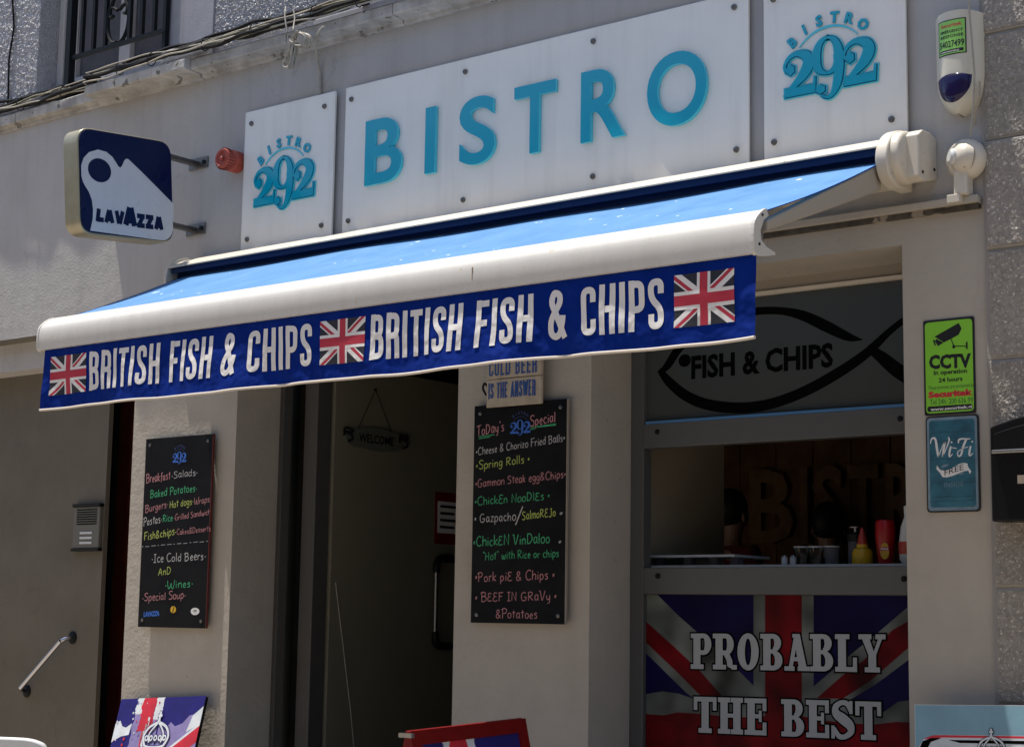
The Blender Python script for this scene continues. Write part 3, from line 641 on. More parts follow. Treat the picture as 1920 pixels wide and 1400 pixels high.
# fish outline and lettering on the fanlight
on = OY(.323); F = FY(.325); mb = MB()
def zf(x, y): return (1180+x/3.5, 440+y/3.5)
up_ = smooth([zf(205, 900), zf(255, 850), zf(330, 740), zf(480, 610), zf(640, 540), zf(820, 503), zf(1000, 500), zf(1150, 535), zf(1300, 605), zf(1440, 672), zf(1530, 688)], 5)
wu = [30, 60, 62, 60, 55, 52, 50, 66, 72, 52, 4]; lo_ = smooth([zf(195, 885), zf(260, 965), zf(370, 1055), zf(520, 1115), zf(730, 1135), zf(920, 1110), zf(1120, 1040), zf(1330, 930), zf(1540, 790), zf(1700, 640), zf(1800, 560), zf(1890, 500)], 5)
wl = [40, 66, 72, 74, 72, 70, 70, 70, 64, 46, 40, 38]; tl_ = smooth([zf(1560, 740), zf(1650, 800), zf(1760, 890), zf(1880, 960)], 5); wt_ = [40, 74, 90, 90]
def wsm(ws, n=5): return [max(3, t[0]) for t in smooth([(a, 0) for a in ws], n)]
for k, (P, W_) in enumerate(((up_, wu), (lo_, wl), (tl_, wt_))):
    Q = [on(*p) for p in P]; s = .00065
    for q in ribbon(Q, [x*s for x in wsm(W_)]):
        q = clip(q, -4.298, -2.992, 2.465, 2.967)
        if len(q) > 2: mb.poly([F(a, b, .0005+.0003*k) for a, b in q])
c = on(*zf(362, 825)); mb.poly([F(a, b, .0005) for a, b in ellipse(c[0], c[1], .032, .028, 24)])
print_text(mb, F, 'FISH & CHIPS', on(1296, 708)[0], 2.644, .098, on(1562, 660)[0]-on(1296, 708)[0], 'l', bold=.035, base=.0018)
mb.build('lettering', M_ink, SW)
# poster panel under the hatch
PN = MB().box(-4.30, -2.99, .325, .345, .6, 1.712).build('poster_panel', mat('poster_edge', (.02, .02, .02), .3), SW)
F = FY(.325); on = OY(.324)
def zp(x, y): return on(1180+x/3.555, 1080+y/3.555)
art = MB()
def pp(pts, c, mi):
    q = clip([zp(*p) for p in pts], -4.298, -2.992, .62, 1.710)
    if len(q) > 2: art.poly([F(a, b, c) for a, b in q], mi)
pp([(100,100), (2300,100), (2300,2200), (100,2200)], .0003, 0)
pp([(100,120), (185,120), (330,265), (600,500), (835,735), (835,900), (560,900), (385,780), (100,505)], .0006, 1)
pp([(100,290), (300,470), (480,640), (620,800), (470,790), (300,620), (100,430)], .0009, 2)
pp([(100,500), (385,780), (100,780)], .0012, 0)
pp([(1225,735), (1500,500), (1650,380), (1855,205), (2300,-100), (2300,200), (1855,560), (1640,720), (1425,850), (1150,850)], .0006, 1)
pp([(1250,810), (1420,660), (1560,560), (1750,360), (1855,300), (2300,30), (2300,140), (1855,480), (1600,700), (1420,815)], .0009, 2)
pp([(828,100), (905,100), (905,950), (828,950)], .0012, 1); pp([(1150,100), (1228,100), (1228,950), (1150,950)], .0012, 1)
pp([(905,100), (1150,100), (1150,2200), (905,2200)], .0018, 2)
pp([(100,785), (220,765), (330,780), (430,815), (560,850), (905,880), (905,960), (100,960)], .0015, 1)
pp([(1150,850), (1480,870), (1700,900), (1790,835), (1900,820), (2300,900), (2300,1010), (1855,1000), (1150,990)], .0015, 1)
pp([(100,915), (230,925), (320,905), (480,915), (700,940), (905,930), (905,2200), (100,2200)], .0018, 2)
pp([(1150,930), (1300,960), (1500,980), (1640,985), (1780,968), (2300,990), (2300,2200), (1150,2200)], .0019, 2)
art.build('poster_print', [M_postn, M_postw, M_postr], PN)
# slab-serif words, each piece of a letter outlined in black
def P_(h=10):
    S = [rect(.9,3.3,0,10), rect(0,4.4,0,1.3), rect(0,4.0,8.7,10), rect(3.2,4.5,8.7,10), rect(3.2,4.5,4.0,5.3)]; return S+ringq(4.4,7,2.6,3,.35,1.7,-90,90,12)
def R_(): return P_()+[[(3.3,4.7),(5.4,4.7),(6.5,2.6),(4.6,2.6)], [(4.6,2.6),(6.5,2.6),(6.7,0.1),(4.9,.8)], [(6.2,0),(8,0),(8,1.3),(6.2,1.3)]]
def O_(): return ringq(3.5,5,3.5,5.15,1.05,3.7,0,360,26)
def B_():
    return [rect(.9,3.3,0,10), rect(0,4.2,8.7,10), rect(0,4.2,0,1.3), rect(3.2,4.5,4.6,5.7)]+ringq(4.0,7.5,2.7,2.5,.5,1.3,-90,90,12)+ringq(4.1,2.75,3.0,2.75,.6,1.5,-90,90,12)
def A_(): return [[(1.2,0),(2.4,0),(4.3,9),(3.2,10)], [(4.7,0),(7.2,0),(4.9,10),(2.9,10)], rect(2.2,5.2,2.6,3.7), rect(0,3.2,0,1.2), rect(4.2,8,0,1.2), rect(2.6,4.9,9.0,10)]
def L_(): return [rect(.9,3.3,0,10), rect(0,4.4,8.7,10), rect(0,6.6,0,1.3), rect(5.4,6.6,0,3.8)]
def Y_(): return [rect(2.9,5.2,0,4.6), rect(1.8,6.3,0,1.3), [(2.9,4.6),(5.0,4.2),(3.1,9.4),(.8,9.4)], [(4.1,4.3),(5.2,4.5),(7.3,9.4),(6.1,9.4)], rect(0,3.9,8.7,10), rect(5.1,8.1,8.7,10)]
def T_(): return [rect(2.6,5.0,0,10), rect(1.6,6.0,0,1.3), rect(0,7.6,8.7,10), rect(0,1.2,6.3,8.8), rect(6.4,7.6,6.3,8.8)]
def H_(): return [rect(.8,3.2,0,10), rect(5.0,7.4,0,10), rect(0,4.0,0,1.3), rect(4.2,8.2,0,1.3), rect(0,4.0,8.7,10), rect(4.2,8.2,8.7,10), rect(3.1,5.1,4.5,5.6)]
def E_(): return [rect(.9,3.3,0,10), rect(0,7.0,0,1.3), rect(0,7.0,8.7,10), rect(5.8,7,6.6,8.8), rect(5.8,7,1.2,3.5), rect(3.2,5.2,4.6,5.7), rect(4.6,5.5,3.6,6.7)]
def S_():
    q = smooth([(5.9,7.4,1.2),(4.9,9.2,1.4),(3.2,9.5,1.3),(1.5,8.4,1.7),(1.6,6.6,2.3),(3.6,5.2,2.8),(5.6,3.6,2.5),(5.9,1.9,1.8),(4.2,.6,1.3),(2.3,.7,1.4),(.9,2.7,1.2)], 4)
    return ribbon([(a, b) for a, b, c in q], [c for a, b, c in q])+[rect(5.5,6.5,6.6,10), rect(.1,1.1,0,3.4)]
GL = {'P':(P_,7), 'R':(R_,7.7), 'O':(O_,7), 'B':(B_,7.2), 'A':(A_,7.6), 'L':(L_,6.6), 'Y':(Y_,8), 'T':(T_,7.6), 'H':(H_,8.2), 'E':(E_,7.1), 'S':(S_,6.8)}
def slab(word, x0, x1, zb0, zb1, H):
    lt = MB(); tot = sum(GL[c][1] if c != ' ' else 3.6 for c in word)+.5*(len(word)-1); s = (x1-x0)/tot; k = H/10; x = 0
    for ci, c in enumerate(word):
        if c == ' ': x += 4.1; continue
        pcs = GL[c][0]()
        for i, p in enumerate(pcs):
            g = lambda P: [(x0+(x+a)*s, zb0+(zb1-zb0)*(x+a)/tot+b*k) for a, b in P]
            lt.poly([F(a, b, .0026+.0001*(i % 7)) for a, b in expand(g(p), .0065)], 1); lt.poly([F(a, b, .0040+.0001*(i % 9)) for a, b in g(p)], 0)
        x += GL[c][1]+.5
    lt.build('lettering', [M_lett, M_ink], PN)
a, b = zp(412, 615), zp(1712, 640); slab('PROBABLY', a[0], b[0], a[1], b[1], zp(412, 380)[1]-a[1])
a, b = zp(432, 1038), zp(1684, 1092); slab('THE BEST', a[0], b[0], a[1], b[1], zp(430, 800)[1]-a[1])
# counter behind the hatch
MB().box(-4.38, -2.6, .37, .95, 1.79, 1.838).build('counter_top', M_counter, bb, bevel=.004)
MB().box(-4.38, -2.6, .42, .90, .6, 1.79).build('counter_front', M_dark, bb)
# ---- doorway
DF = MB().box(-6.606, -6.575, .30, .40, .6, 3.034).box(-6.45, -6.425, .33, .40, .6, 3.034).box(-6.42, -6.345, .32, .42, .6, 3.034).box(-5.16, -5.122, .30, .40, .6, 3.034).box(-6.345, -5.16, .34, .42, 2.93, 3.034).build('door_frame', M_alu, bb, bevel=.004)
MB().box(-6.55, -6.495, .45, .50, .6, 2.62).build('door_closer_plate', M_jamb, DF); MB().box(-6.575, -6.45, .36, .37, .6, 3.0).build('side_light', M_pane, DF)
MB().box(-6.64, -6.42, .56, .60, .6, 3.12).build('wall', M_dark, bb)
DL = MB().box(-6.375, -6.33, .43, 1.50, .62, 2.905).build('door_leaf', M_door, bb, bevel=.004)
hd = MB(); hd.tube([(-6.275, 1.195, 1.50), (-6.275, 1.195, 1.86)], .013, 10); bar_ = hd.build('handle', M_steel, DL, smooth=True)
for z0, s in ((1.86, 1), (1.50, -1)):
    P = smooth([(-6.275, 1.195, z0-s*.02), (-6.275, 1.20, z0+s*.03), (-6.29, 1.24, z0+s*.055), (-6.31, 1.32, z0+s*.06), (-6.33, 1.40, z0+s*.06)], 4)
    MB().tube(P, .021, 10).build('handle_bracket', M_blackp, bar_, smooth=True)
nt_ = MB().box(-6.33, -6.327, 1.235, 1.46, 2.0, 2.285).build('notice', M_redframe, DL)
nmb = MB().box(-6.327, -6.326, 1.255, 1.44, 2.06, 2.235); Fn = frame((-6.326, 0, 0), (0,1,0), (0,0,1))
for k in range(4): nmb.poly([Fn(a, b, .0006) for a, b in rect(1.275, 1.42-.02*(k % 2), 2.20-k*.038, 2.215-k*.038)], 1)
nmb.build('notice_paper', [M_wht, M_blk], nt_)
MB().tube([(-6.328, .47, 1.766), (-6.322, .52, 1.50), (-6.318, .60, 1.10), (-6.30, .66, .63)], .003, 6).build('pull_cord', M_wire, DL)

# ---- neighbouring building clad in stone
nb = thing('building', (-1.3, 0, .5), 'neighbouring building faced with large bush hammered stone blocks', 'building')
MB().box(XR+.004, 4, -.012, .4, .5, 7.5).build('wall', M_mortar, nb)
tile = None
for ci in range(3):
    for ri in range(17):
        z0 = .508+ri*.411+.0-.003; x0 = -2.560+ci*.84; dy = random.uniform(-.004, .004)
        if tile is None:
            b = MB().box(x0, x0+.836, -.02, .02, z0, z0+.407); tile = b.build('stone_block', M_stonesm, nb, bevel=.006); t0 = tile.location.copy()
            b = MB(); A = rect(x0+.006, x0+.830, z0+.006, z0+.401); Bq = rect(x0+.009, x0+.827, z0+.009, z0+.398); Ft = FY(-.02)
            for k in range(4): j = (k+1) % 4; b.poly([Ft(*A[k], .0005), Ft(*A[j], .0005), Ft(*Bq[j], .007), Ft(*Bq[k], .007)])
            b.build('face_margin', M_stonesm, tile); rf = grit('hammered_face', M_stone, tile, Bq[0][0], Bq[1][0], Bq[0][1], Bq[2][1], -.024, .0052, .0032, seed=9); f0 = rf.location.copy()
        else:
            d = Vector((ci*.84, dy, ri*.411)); t = inst(tile, t0+d, nb)
            inst(rf, f0+d, t)
for x in (-2.87, -2.755, -2.62): MB().tube([(x, .01, 5.16), (x, -.26, 5.16)], .030, 8).build('bracket', M_iron, nb)  # unseen rods, added to cast slanting shadow streaks on the stone

# ================================================================== AWNING
aw = thing('awning', (-4.88, 0, 3.26), 'blue folding awning with white front bar and printed fish and chips valance', 'awning')
FX = lambda a, b, c: (c, a, b)     # profile in (Y, Z), extruded along X
hood = MB(); P = smooth([(-.002, 3.452), (-.07, 3.440), (-.14, 3.415), (-.195, 3.388), (-.222, 3.371)], 3)
hood.prism(P+[(-.222, 3.365), (-.19, 3.378), (-.12, 3.404), (-.03, 3.428), (-.03, 3.25), (-.002, 3.25)], FX, -6.93, -2.893)
hood.build('cassette', M_cream, aw, fix=True)
MB().box(-6.92, -2.90, -.205, -.193, 3.340, 3.368).build('cassette_slot', M_roll, aw); MB().tube([(-6.92, -.11, 3.33), (-2.90, -.11, 3.33)], .052, 16).build('fabric_roll', M_roll, aw, smooth=True)
MB().box(-6.92, -2.90, -.17, -.03, 3.245, 3.262).build('cassette_base', M_cream, aw)
# canvas
cv = MB(); NX, NY = 150, 12
def cvp(i, j):
    t = j/NY; xl = -6.89+.20*t; x = xl+(-2.898-.016*t-xl)*i/NX; y = -.165+t*(-1.035+.165); z = 3.322+t*(2.962-3.322)-.012*math.sin(math.pi*t)+.0035*math.sin(x*5.3+t)*(1-t)+.003*math.sin(x*11)*(t)*(1-t)+(.004*math.sin(x*2.1+1))*(1-t)
    return (x, y, z)
for i in range(NX):
    for j in range(NY): cv.poly([cvp(i, j+1), cvp(i+1, j+1), cvp(i+1, j), cvp(i, j)])
cv.build('canvas', M_canvas, aw, smooth=True, fix=True)
for e_ in (0, NX): MB().tube([cvp(e_, j) for j in range(NY+1)], .002, 5).build('canvas_hem', M_val, aw)
# front bar
outer = [(-1.030, 2.972), (-1.050, 2.964), (-1.074, 2.948), (-1.094, 2.930), (-1.104, 2.918), (-1.109, 2.906), (-1.112, 2.890), (-1.114, 2.870), (-1.114, 2.845), (-1.110, 2.808)]
inner = [(-1.090, 2.804), (-1.05, 2.812), (-.99, 2.826), (-.988, 2.832), (-1.045, 2.838), (-1.075, 2.858), (-1.085, 2.89), (-1.062, 2.935), (-1.035, 2.955)]
MB().prism(outer+inner, FX, -6.766, -2.912).build('front_bar', M_wpaint, aw, smooth=True, fix=True)
MB().box(-4.1165, -4.1135, -1.1152, -1.110, 2.850, 2.898).build('rust_drip', mat('rust', (.38, .29, .18), .8), aw)
for x0, x1 in ((-6.778, -6.766), (-2.912, -2.897)):
    cap_ = [(a-.003, b+.002) for a, b in outer]+[(-1.095, 2.800), (-1.05, 2.806), (-.975, 2.822), (-.975, 2.832), (-1.035, 2.842), (-1.066, 2.86), (-1.072, 2.89), (-1.05, 2.93), (-1.018, 2.95)]
    ec = MB().prism(cap_, FX, x0, x1).build('end_cap', M_wpaint, aw, fix=True, bevel=.002)
    for y, z in ((-1.062, 2.945), (-1.083, 2.842)): MB().lathe([(.005, 0), (.005, .003)], (x1 if x0 > -5 else x0-.003, y, z), (1, 0, 0), 8).build('screw', M_iron, ec)
# cassette ends
for xm, s in ((-2.895, 1), (-6.93, -1)):
    prof = smooth([(-.03, 3.453), (-.11, 3.450), (-.175, 3.425), (-.222, 3.382), (-.243, 3.33), (-.235, 3.275), (-.20, 3.235), (-.14, 3.220)], 3)+[(-.03, 3.225)]
    if s > 0:
        c1 = MB().prism(prof, FX, xm, xm+.05).build('end_cap', M_cream, aw, smooth=True, fix=True, bevel=.006)
        MB().lathe([(.096, 0), (.101, .003), (.101, .030), (.096, .037), (.086, .041)], (xm+s*.046, -.122, 3.336), (s, 0, 0), 36).build('end_disc', M_cream, c1, smooth=True)
        MB().lathe([(.072, 0), (.070, .002), (.064, .003)], (xm+s*.0865, -.122, 3.336), (s, 0, 0), 36).build('end_disc', M_cream, c1, smooth=True)
        MB().prism([(-.001, 3.265), (-.001, 3.425), (-.05, 3.438), (-.12, 3.436), (-.160, 3.410), (-.160, 3.250), (-.12, 3.238)], FX, xm+.045, xm+.138).build('wall_bracket', M_cream, aw, fix=True, bevel=.005)
        for y, z in ((-.03, 3.30), (-.13, 3.27)): MB().lathe([(.006, 0), (.006, .003)], (xm+.138, y, z), (1, 0, 0), 8).build('screw', M_iron, c1)
        MB().lathe([(.014, 0), (.014, .008)], (xm+.11, -.03, 3.440), (0, 0, 1), 10).build('bolt', M_cream, aw)
    else:
        MB().prism([(y*.95, z-.004) for y, z in prof], FX, xm-.018, xm).build('end_cap', M_cream, aw, smooth=True, fix=True, bevel=.004)
# folding arms
for s, xs_, xe in ((1, -2.985, -2.975), (-1, -6.84, -6.85)):
    A = Vector((xs_+s*.05, -.17, 3.272)); B = Vector((xe+s*.045, -1.0, 2.925)); d = (B-A); mbb = MB(); n = 10
    for side in (0,):
        pr = []
        for t, h, wd in ((0, .058, .030), (.15, .055, .030), (.8, .030, .022), (1, .022, .018)):
            c = A+d*t; pr.append([(c.x-wd, c.y, c.z-h*1.0), (c.x+wd, c.y, c.z-h*1.0), (c.x+wd, c.y, c.z+h*.75), (c.x-wd, c.y, c.z+h*.75)])
        for p, q in zip(pr, pr[1:]):
            for k in range(4): mbb.poly([p[k], p[(k+1) % 4], q[(k+1) % 4], q[k]])
        mbb.poly(pr[0][::-1]); mbb.poly(pr[-1])
    arm = mbb.build('folding_arm', M_arm, aw, fix=True, bevel=.008)
    MB().sphere((xs_, -.17, 3.25), .05, 8, sc_=(.8, .8, 1))  .build('shoulder_joint', M_arm, arm, smooth=True)
    MB().box(xe-.03, xe+.03, -1.04, -.97, 2.86, 2.93).build('arm_clamp', M_steel, arm, bevel=.005)
# valance
def bulge(x): return .004+.015*math.sin(x*4.3+.6)+.009*math.sin(x*9.1+1)+.006*math.sin(x*17.3)
def vF(a, b, c=0):
    t = max(0, (2.818-b)/.285); y = -1.098-.002*t-bulge(a)*t**1.6-.0018*math.sin(a*31+b*20)*t-.0016*math.sin(a*19+3*math.sin(a*5)+b*34)*min(1, 2*t)
    return (a, y-c, b+.004*math.sin(a*5.1+2)*t)
va = MB(); NX, NZ = 560, 34; VX0, VX1, VZ0, VZ1 = -6.732, -2.899, 2.530, 2.820
for i in range(NX):
    for j in range(NZ):
        a0 = VX0+(VX1-VX0)*i/NX; a1 = VX0+(VX1-VX0)*(i+1)/NX; b0 = VZ0+(VZ1-VZ0)*j/NZ; b1 = VZ0+(VZ1-VZ0)*(j+1)/NZ
        va.poly([vF(a0, b0), vF(a1, b0), vF(a1, b1), vF(a0, b1)])
VA = va.build('valance', M_val, aw, smooth=True, fix=True)
hm = MB().tube([vF(VX0+(VX1-VX0)*i/120, VZ0-.004, 0) for i in range(121)], .0062, 7); hm.build('hem', M_hem, VA, smooth=True)
for x0 in (-6.397, -4.640):
    mb = MB(); write(mb, vF, 'BRITISH FISH & CHIPS', BC, .180, x0, 2.590, fit=1.430 if x0 < -5 else 1.376, sp=.95, base=.0020, w=1.34, rr=1.5, sub=.02); mb.build('lettering', M_valw, VA)
for x0, W_ in ((-6.680, .260), (-4.921, .250), (-3.222, .238)):
    mb = MB(); union_flag(mb, vF, x0, 2.589, W_, .180, .0016, sub=.012); mb.build('flag_print', [M_valk, M_valw, M_valr], VA)

# ================================================================== SIGNS ON THE FASCIA
def panel(x0, x1, label, screws):
    t = thing('sign_panel', ((x0+x1)/2, -.02, 3.44), label, 'sign', None)
    MB().box(x0, x1, -.030, -.018, 3.445, 4.186).build('board', M_acry, t, bevel=.0015)
    MB().box(x0+.06, x1-.06, -.018, -.001, 3.50, 4.15).build('backing', M_dsteel, t)
    for x, z in screws:
        s_ = MB().lathe([(.013, 0), (.013, .006), (.010, .011), (.004, .013)], (x, -.030, z), (0, -1, 0), 12).build('screw', M_dsteel, t, smooth=True)
    return t
pm = panel(-5.867, -3.564, 'long white sign panel with large turquoise letters reading BISTRO', [(-5.826, 4.121), (-5.091, 4.123), (-4.353, 4.123), (-3.631, 4.125), (-5.824, 3.508), (-5.089, 3.510), (-4.349, 3.511), (-3.622, 3.515)])
pl = panel(-6.593, -5.940, 'small white logo panel left of the long sign beside the red sounder', [(-6.543, 4.119), (-6.012, 4.118), (-6.543, 3.505), (-6.008, 3.509)])
pr_ = panel(-3.492, -2.863, 'small white logo panel right of the long sign above the awning end', [(-3.445, 4.118), (-2.928, 4.123), (-3.445, 3.518), (-2.928, 3.525)])
F = FY(-.030)
for ch, xa, xb, za, zb in (('B', -5.708, -5.468, 3.66, 3.984), ('I', -5.318, -5.255, 3.662, 3.984), ('S', -5.106, -4.893, 3.662, 3.984), ('T', -4.782, -4.546, 3.662, 3.984), ('R', -4.405, -4.170, 3.664, 3.984), ('O', -4.055, -3.755, 3.662, 3.984)):
    kk = (zb-za)/(.727 if ch not in 'SO' else .75); V, Fc = text2d(ch, 1, .018, 8); 
    X0 = min(v[0] for v in V); X1 = max(v[0] for v in V); Z0 = min(v[1] for v in V); Z1 = max(v[1] for v in V)
    P = [((xa+(v[0]-X0)/(X1-X0)*(xb-xa)), za+(v[1]-Z0)/(Z1-Z0)*(zb-za)) for v in V]
    mb = MB(); b0 = len(mb.v); mb.v += [tuple(F(a, b, .020)) for a, b in P]; es = set()
    for f in Fc:
        mb.f.append(tuple(b0+q for q in f)); mb.mi.append(0)
        for q in range(len(f)): es.add((f[q], f[(q+1) % len(f)]))
    for p, q in es:
        if (q, p) not in es: mb.poly([F(*P[p], .001), F(*P[q], .001), F(*P[q], .020), F(*P[p], .020)], 1)  # sides take the brighter turquoise, painting in a rim highlight
    o = mb.build('letter', [M_cyan, M_cyanb], pm, bevel=.0022, fix=True)
def logo(parent, cx, zb, s):
    F = FY(-.030); D = digits292(cx, zb, s)
    for nm, g, d0, d1, mm in (('numeral_backing', .0075, .001, .007, M_cyanb), ('numeral_outline', .0032, .007, .0078, M_navyline), ('numeral', 0, .0075, .0130, M_cyan)):
        mb = MB()
        for i, (p, w_) in enumerate(D):
            for q in ribbon(p, w_, grow=g):
                e = .00015*i; mb.prism(q, F, d0, d1+e) if nm != 'numeral_outline' else mb.poly([F(a, b, d1+e) for a, b in q])
        mb.build(nm, mm, parent)
    mb = MB(); arc = ellipse(cx, zb+s*.30, s*.43, s*.44, 16, 42, 140); wa = [s*.008+s*.016*math.sin(math.pi*i/16) for i in range(17)]
    for q in ribbon(arc, wa): mb.prism(q, F, .001, .006)
    mb.build('arc', M_cyanb, parent)
    mb = MB(); arc_text(mb, F, 'BISTRO', cx, zb+s*.25, s*.525, s*.108, 48, 136, 0, .001, .007); mb.build('lettering', M_cyan, parent)
logo(pr_, -3.193, 3.655, .400); logo(pl, -6.285, 3.632, .425)

# ================================================================== PROJECTING LIGHTBOX
X_ = -6.92; th = R(5.2); u_ = Vector((0, math.cos(th), math.sin(th))); v_ = Vector((0, -math.sin(th), math.cos(th))); oc = Vector((X_, -.513, 3.742))
lb = thing('lightbox_sign', (X_-.06, -.02, 3.44), 'square navy and white projecting coffee lightbox reading LAVAZZA', 'sign')
Fl = frame(oc, u_, v_); onl = onto(oc, u_, v_)
def rr_(w_, h_, r, n=6): return rounded([(-w_, -h_), (w_, -h_), (w_, h_), (-w_, h_)], r, n, closed=True)
MB().prism(rr_(.300, .268, .082), Fl, -.125, -.010).build('rim', M_gold, lb, smooth=True, fix=True, bevel=.004)
MB().prism(rr_(.292, .260, .078), Fl, -.132, -.125).build('face', M_navyg, lb)
fc = MB().prism(rr_(.292, .260, .078), Fl, -.010, -.002).build('face', M_navyg, lb, fix=True)
def zl(x, y): return onl(x/4, 200+y/4)
mb = MB(); Pw = [zl(*p) for p in [(678,930), (697,840), (699,770), (690,700), (668,640), (640,595), (622,560), (612,520), (610,440), (628,385), (668,342), (735,322), (800,340), (845,378), (872,420), (890,450), (905,458), (918,440), (935,402), (950,390), (966,396), (1060,486), (1180,606), (1305,733), (1300,860)]]
Pw += [(.2915, -.12), (.2915, -.185)]+[(.2140+.0775*math.cos(R(a)), -.182+.0775*math.sin(R(a))) for a in range(0, -91, -15)]
mb.poly([Fl(a, b, -.0012) for a, b in Pw], 0); c = zl(748, 478); mb.poly([Fl(a, b, -.0006) for a, b in ellipse(c[0], c[1], .072, .0605, 32)], 1)
mb.build('emblem', [M_lbw, M_navyg], fc)
LZ = {'L': (6, ['1.5,0 2.7,10', '1.5,1.7 6,1.7']), 'A': (7.6, ['1.5,0 3.9,9.8', '6.2,0 4.4,9.8', '2.4,2.9 5.6,2.9']), 'V': (7.4, ['1.6,10 3.2,0', '6.2,10 3.8,0']), 'Z': (6.8, ['.4,8.6 6.6,8.6', '5.2,8.8 1.6,1.2', '.2,1.4 6.4,1.4'])}
mb = MB()
def lzh(s, x0, x1, yb0, yb1, yt):
    A = zl(x0, yb0); B = zl(x1, yb1); T = zl(x0, yt); write(mb, Fl, s, LZ, T[1]-A[1], A[0], A[1], fit=B[0]-A[0], slope=(B[1]-A[1])/(B[0]-A[0]), w=3.7, sp=.1, base=-.0002)
def lz(s, x0, x1, yb0, yb1, yt):
    A = zl(x0, yb0); B = zl(x1, yb1); T = zl(x0, yt); print_text(mb, Fl, s, A[0], A[1], T[1]-A[1], B[0]-A[0], 'l', bold=.05, base=-.0002, slope=(B[1]-A[1])/(B[0]-A[0]))
lzh('LAV', 716, 936, 860, 884, 762); lzh('A', 922, 1030, 884, 900, 746); lzh('ZZA', 1026, 1226, 902, 926, 804)
mb.build('lettering', M_navyg, fc)
for z in (3.975, 3.615):
    a = MB().box(X_-.085, X_-.045, -.24, -.004, z-.012, z+.012).build('bracket_arm', M_dsteel, lb, bevel=.003)
    MB().box(X_-.13, X_+.02, -.010, -.001, z-.028, z+.034).build('wall_plate', M_dsteel, lb, bevel=.003)
    MB().lathe([(.012, 0), (.012, .008)], (X_-.005, -.010, z+.004), (0, -1, 0), 8).build('bolt', M_iron, lb)

# ================================================================== ALARM DEVICES
# red sounder
rs = thing('fire_alarm_sounder', (-6.63, 0, 3.86), 'round red fire alarm sounder left of the small logo panel', 'alarm')
ax = Vector((0, -1, 0)); c0 = (-6.665, -.001, 3.935)
MB().lathe([(.056, 0), (.058, .02), (.058, .055), (.052, .06)], c0, ax, 28).build('base', M_sred, rs, smooth=True)
MB().lathe([(.050, .055), (.054, .062), (.056, .10), (.050, .118), (.040, .122), (.034, .112), (.014, .110)], c0, ax, 28).build('sounder_head', M_sred, rs, smooth=True)
mb = MB()
for k in range(22):
    t = 2*math.pi*k/22; mb.box(0, 0, 0, 0, 0, 0) if False else mb.tube([(c0[0]+.0545*math.cos(t), -.078, c0[2]+.0545*math.sin(t)), (c0[0]+.0570*math.cos(t), -.112, c0[2]+.0570*math.sin(t))], .0028, 4)
mb.build('rib_ring', mat('sounder_grooves', (.13, .015, .01), .6), rs)
MB().lathe([(.012, .108), (.012, .120), (.006, .126)], c0, ax, 14).build('centre_boss', M_sred, rs, smooth=True)
# white siren box
sb = thing('alarm_siren_box', (-2.645, 0, 3.49), 'tall white burglar alarm box with green sticker and dark violet lens', 'alarm')
def sirbox(v):   # v 0..1 bottom to top -> half width, z
    z = 3.492+v*.392; hw = .094*min(1, (1-(1-min(1, v/.42))**2.2))**.5 if v < .42 else .094+.004*(v-.42)
    return max(hw, .003), z
def sirp(a, v, off=0):   # a -1..1 across
    hw, z = sirbox(v); y = -.028-.052*(1-abs(a)**3.2)*(1-.55*(max(0, (.16-v))/.16)**1.5)-.010*(1-a*a); zt = z-(.012*a*a if v > .9 else 0)*((v-.9)/.1)
    return (-2.645+a*hw, y-off, zt)
NA, NV = 20, 36; mb = MB()
for i in range(NA):
    for j in range(NV):
        a0, a1, v0, v1 = -1+2*i/NA, -1+2*(i+1)/NA, j/NV, (j+1)/NV; mb.poly([sirp(a0, v0), sirp(a1, v0), sirp(a1, v1), sirp(a0, v1)])
for i in range(NA): a0, a1 = -1+2*i/NA, -1+2*(i+1)/NA; p, q = sirp(a0, 1), sirp(a1, 1); mb.poly([p, q, (q[0], -.001, q[2]), (p[0], -.001, p[2])])
for s in (-1, 1):
    for j in range(NV): p, q = sirp(s, j/NV), sirp(s, (j+1)/NV); mb.poly([p, q, (q[0], -.001, q[2]), (p[0], -.001, p[2])])
case = mb.build('case', M_case, sb, smooth=True, fix=True)
def sirF(x, z, off=0):
    v = (z-3.492)/.392; hw, _ = sirbox(v); a = max(-1, min(1, (x+2.645)/hw)); p = sirp(a, v, off); return (x, p[1], z)
mb = MB(); ol = [(-2.722, 3.628)]+[(-2.722+.142*k/10, 3.628+.012*math.sin(math.pi*k/10)) for k in range(1, 11)]
for k in range(1, 12): t = math.pi*k/12; ol.append((-2.651+.071*math.cos(t), 3.628-.098*math.sin(t)))
cx_, cz_ = -2.651, 3.598
for ring in range(5):
    f0, f1 = ring/5, (ring+1)/5
    for k in range(len(ol)):
        A, B = ol[k], ol[(k+1) % len(ol)]; g = lambda P, f: sirF(cx_+(P[0]-cx_)*f, cz_+(P[1]-cz_)*f, .001+.010*math.sqrt(max(0, 1-f*f)))
        mb.poly([g(A, f0), g(B, f0), g(B, f1), g(A, f1)] if f0 > 0 else [g(A, 0), g(B, f1), g(A, f1)])
mb.build('lens', M_navylens, case, smooth=True, fix=True)
st = MB(); sx0, sx1, sz0, sz1 = -2.708, -2.594, 3.713, 3.850
def sg(x0, x1, z0, z1, off, mi):
    n = 8
    for i in range(n): a, b = x0+(x1-x0)*i/n, x0+(x1-x0)*(i+1)/n; st.poly([sirF(a, z0, off), sirF(b, z0, off), sirF(b, z1, off), sirF(a, z1, off)], mi)
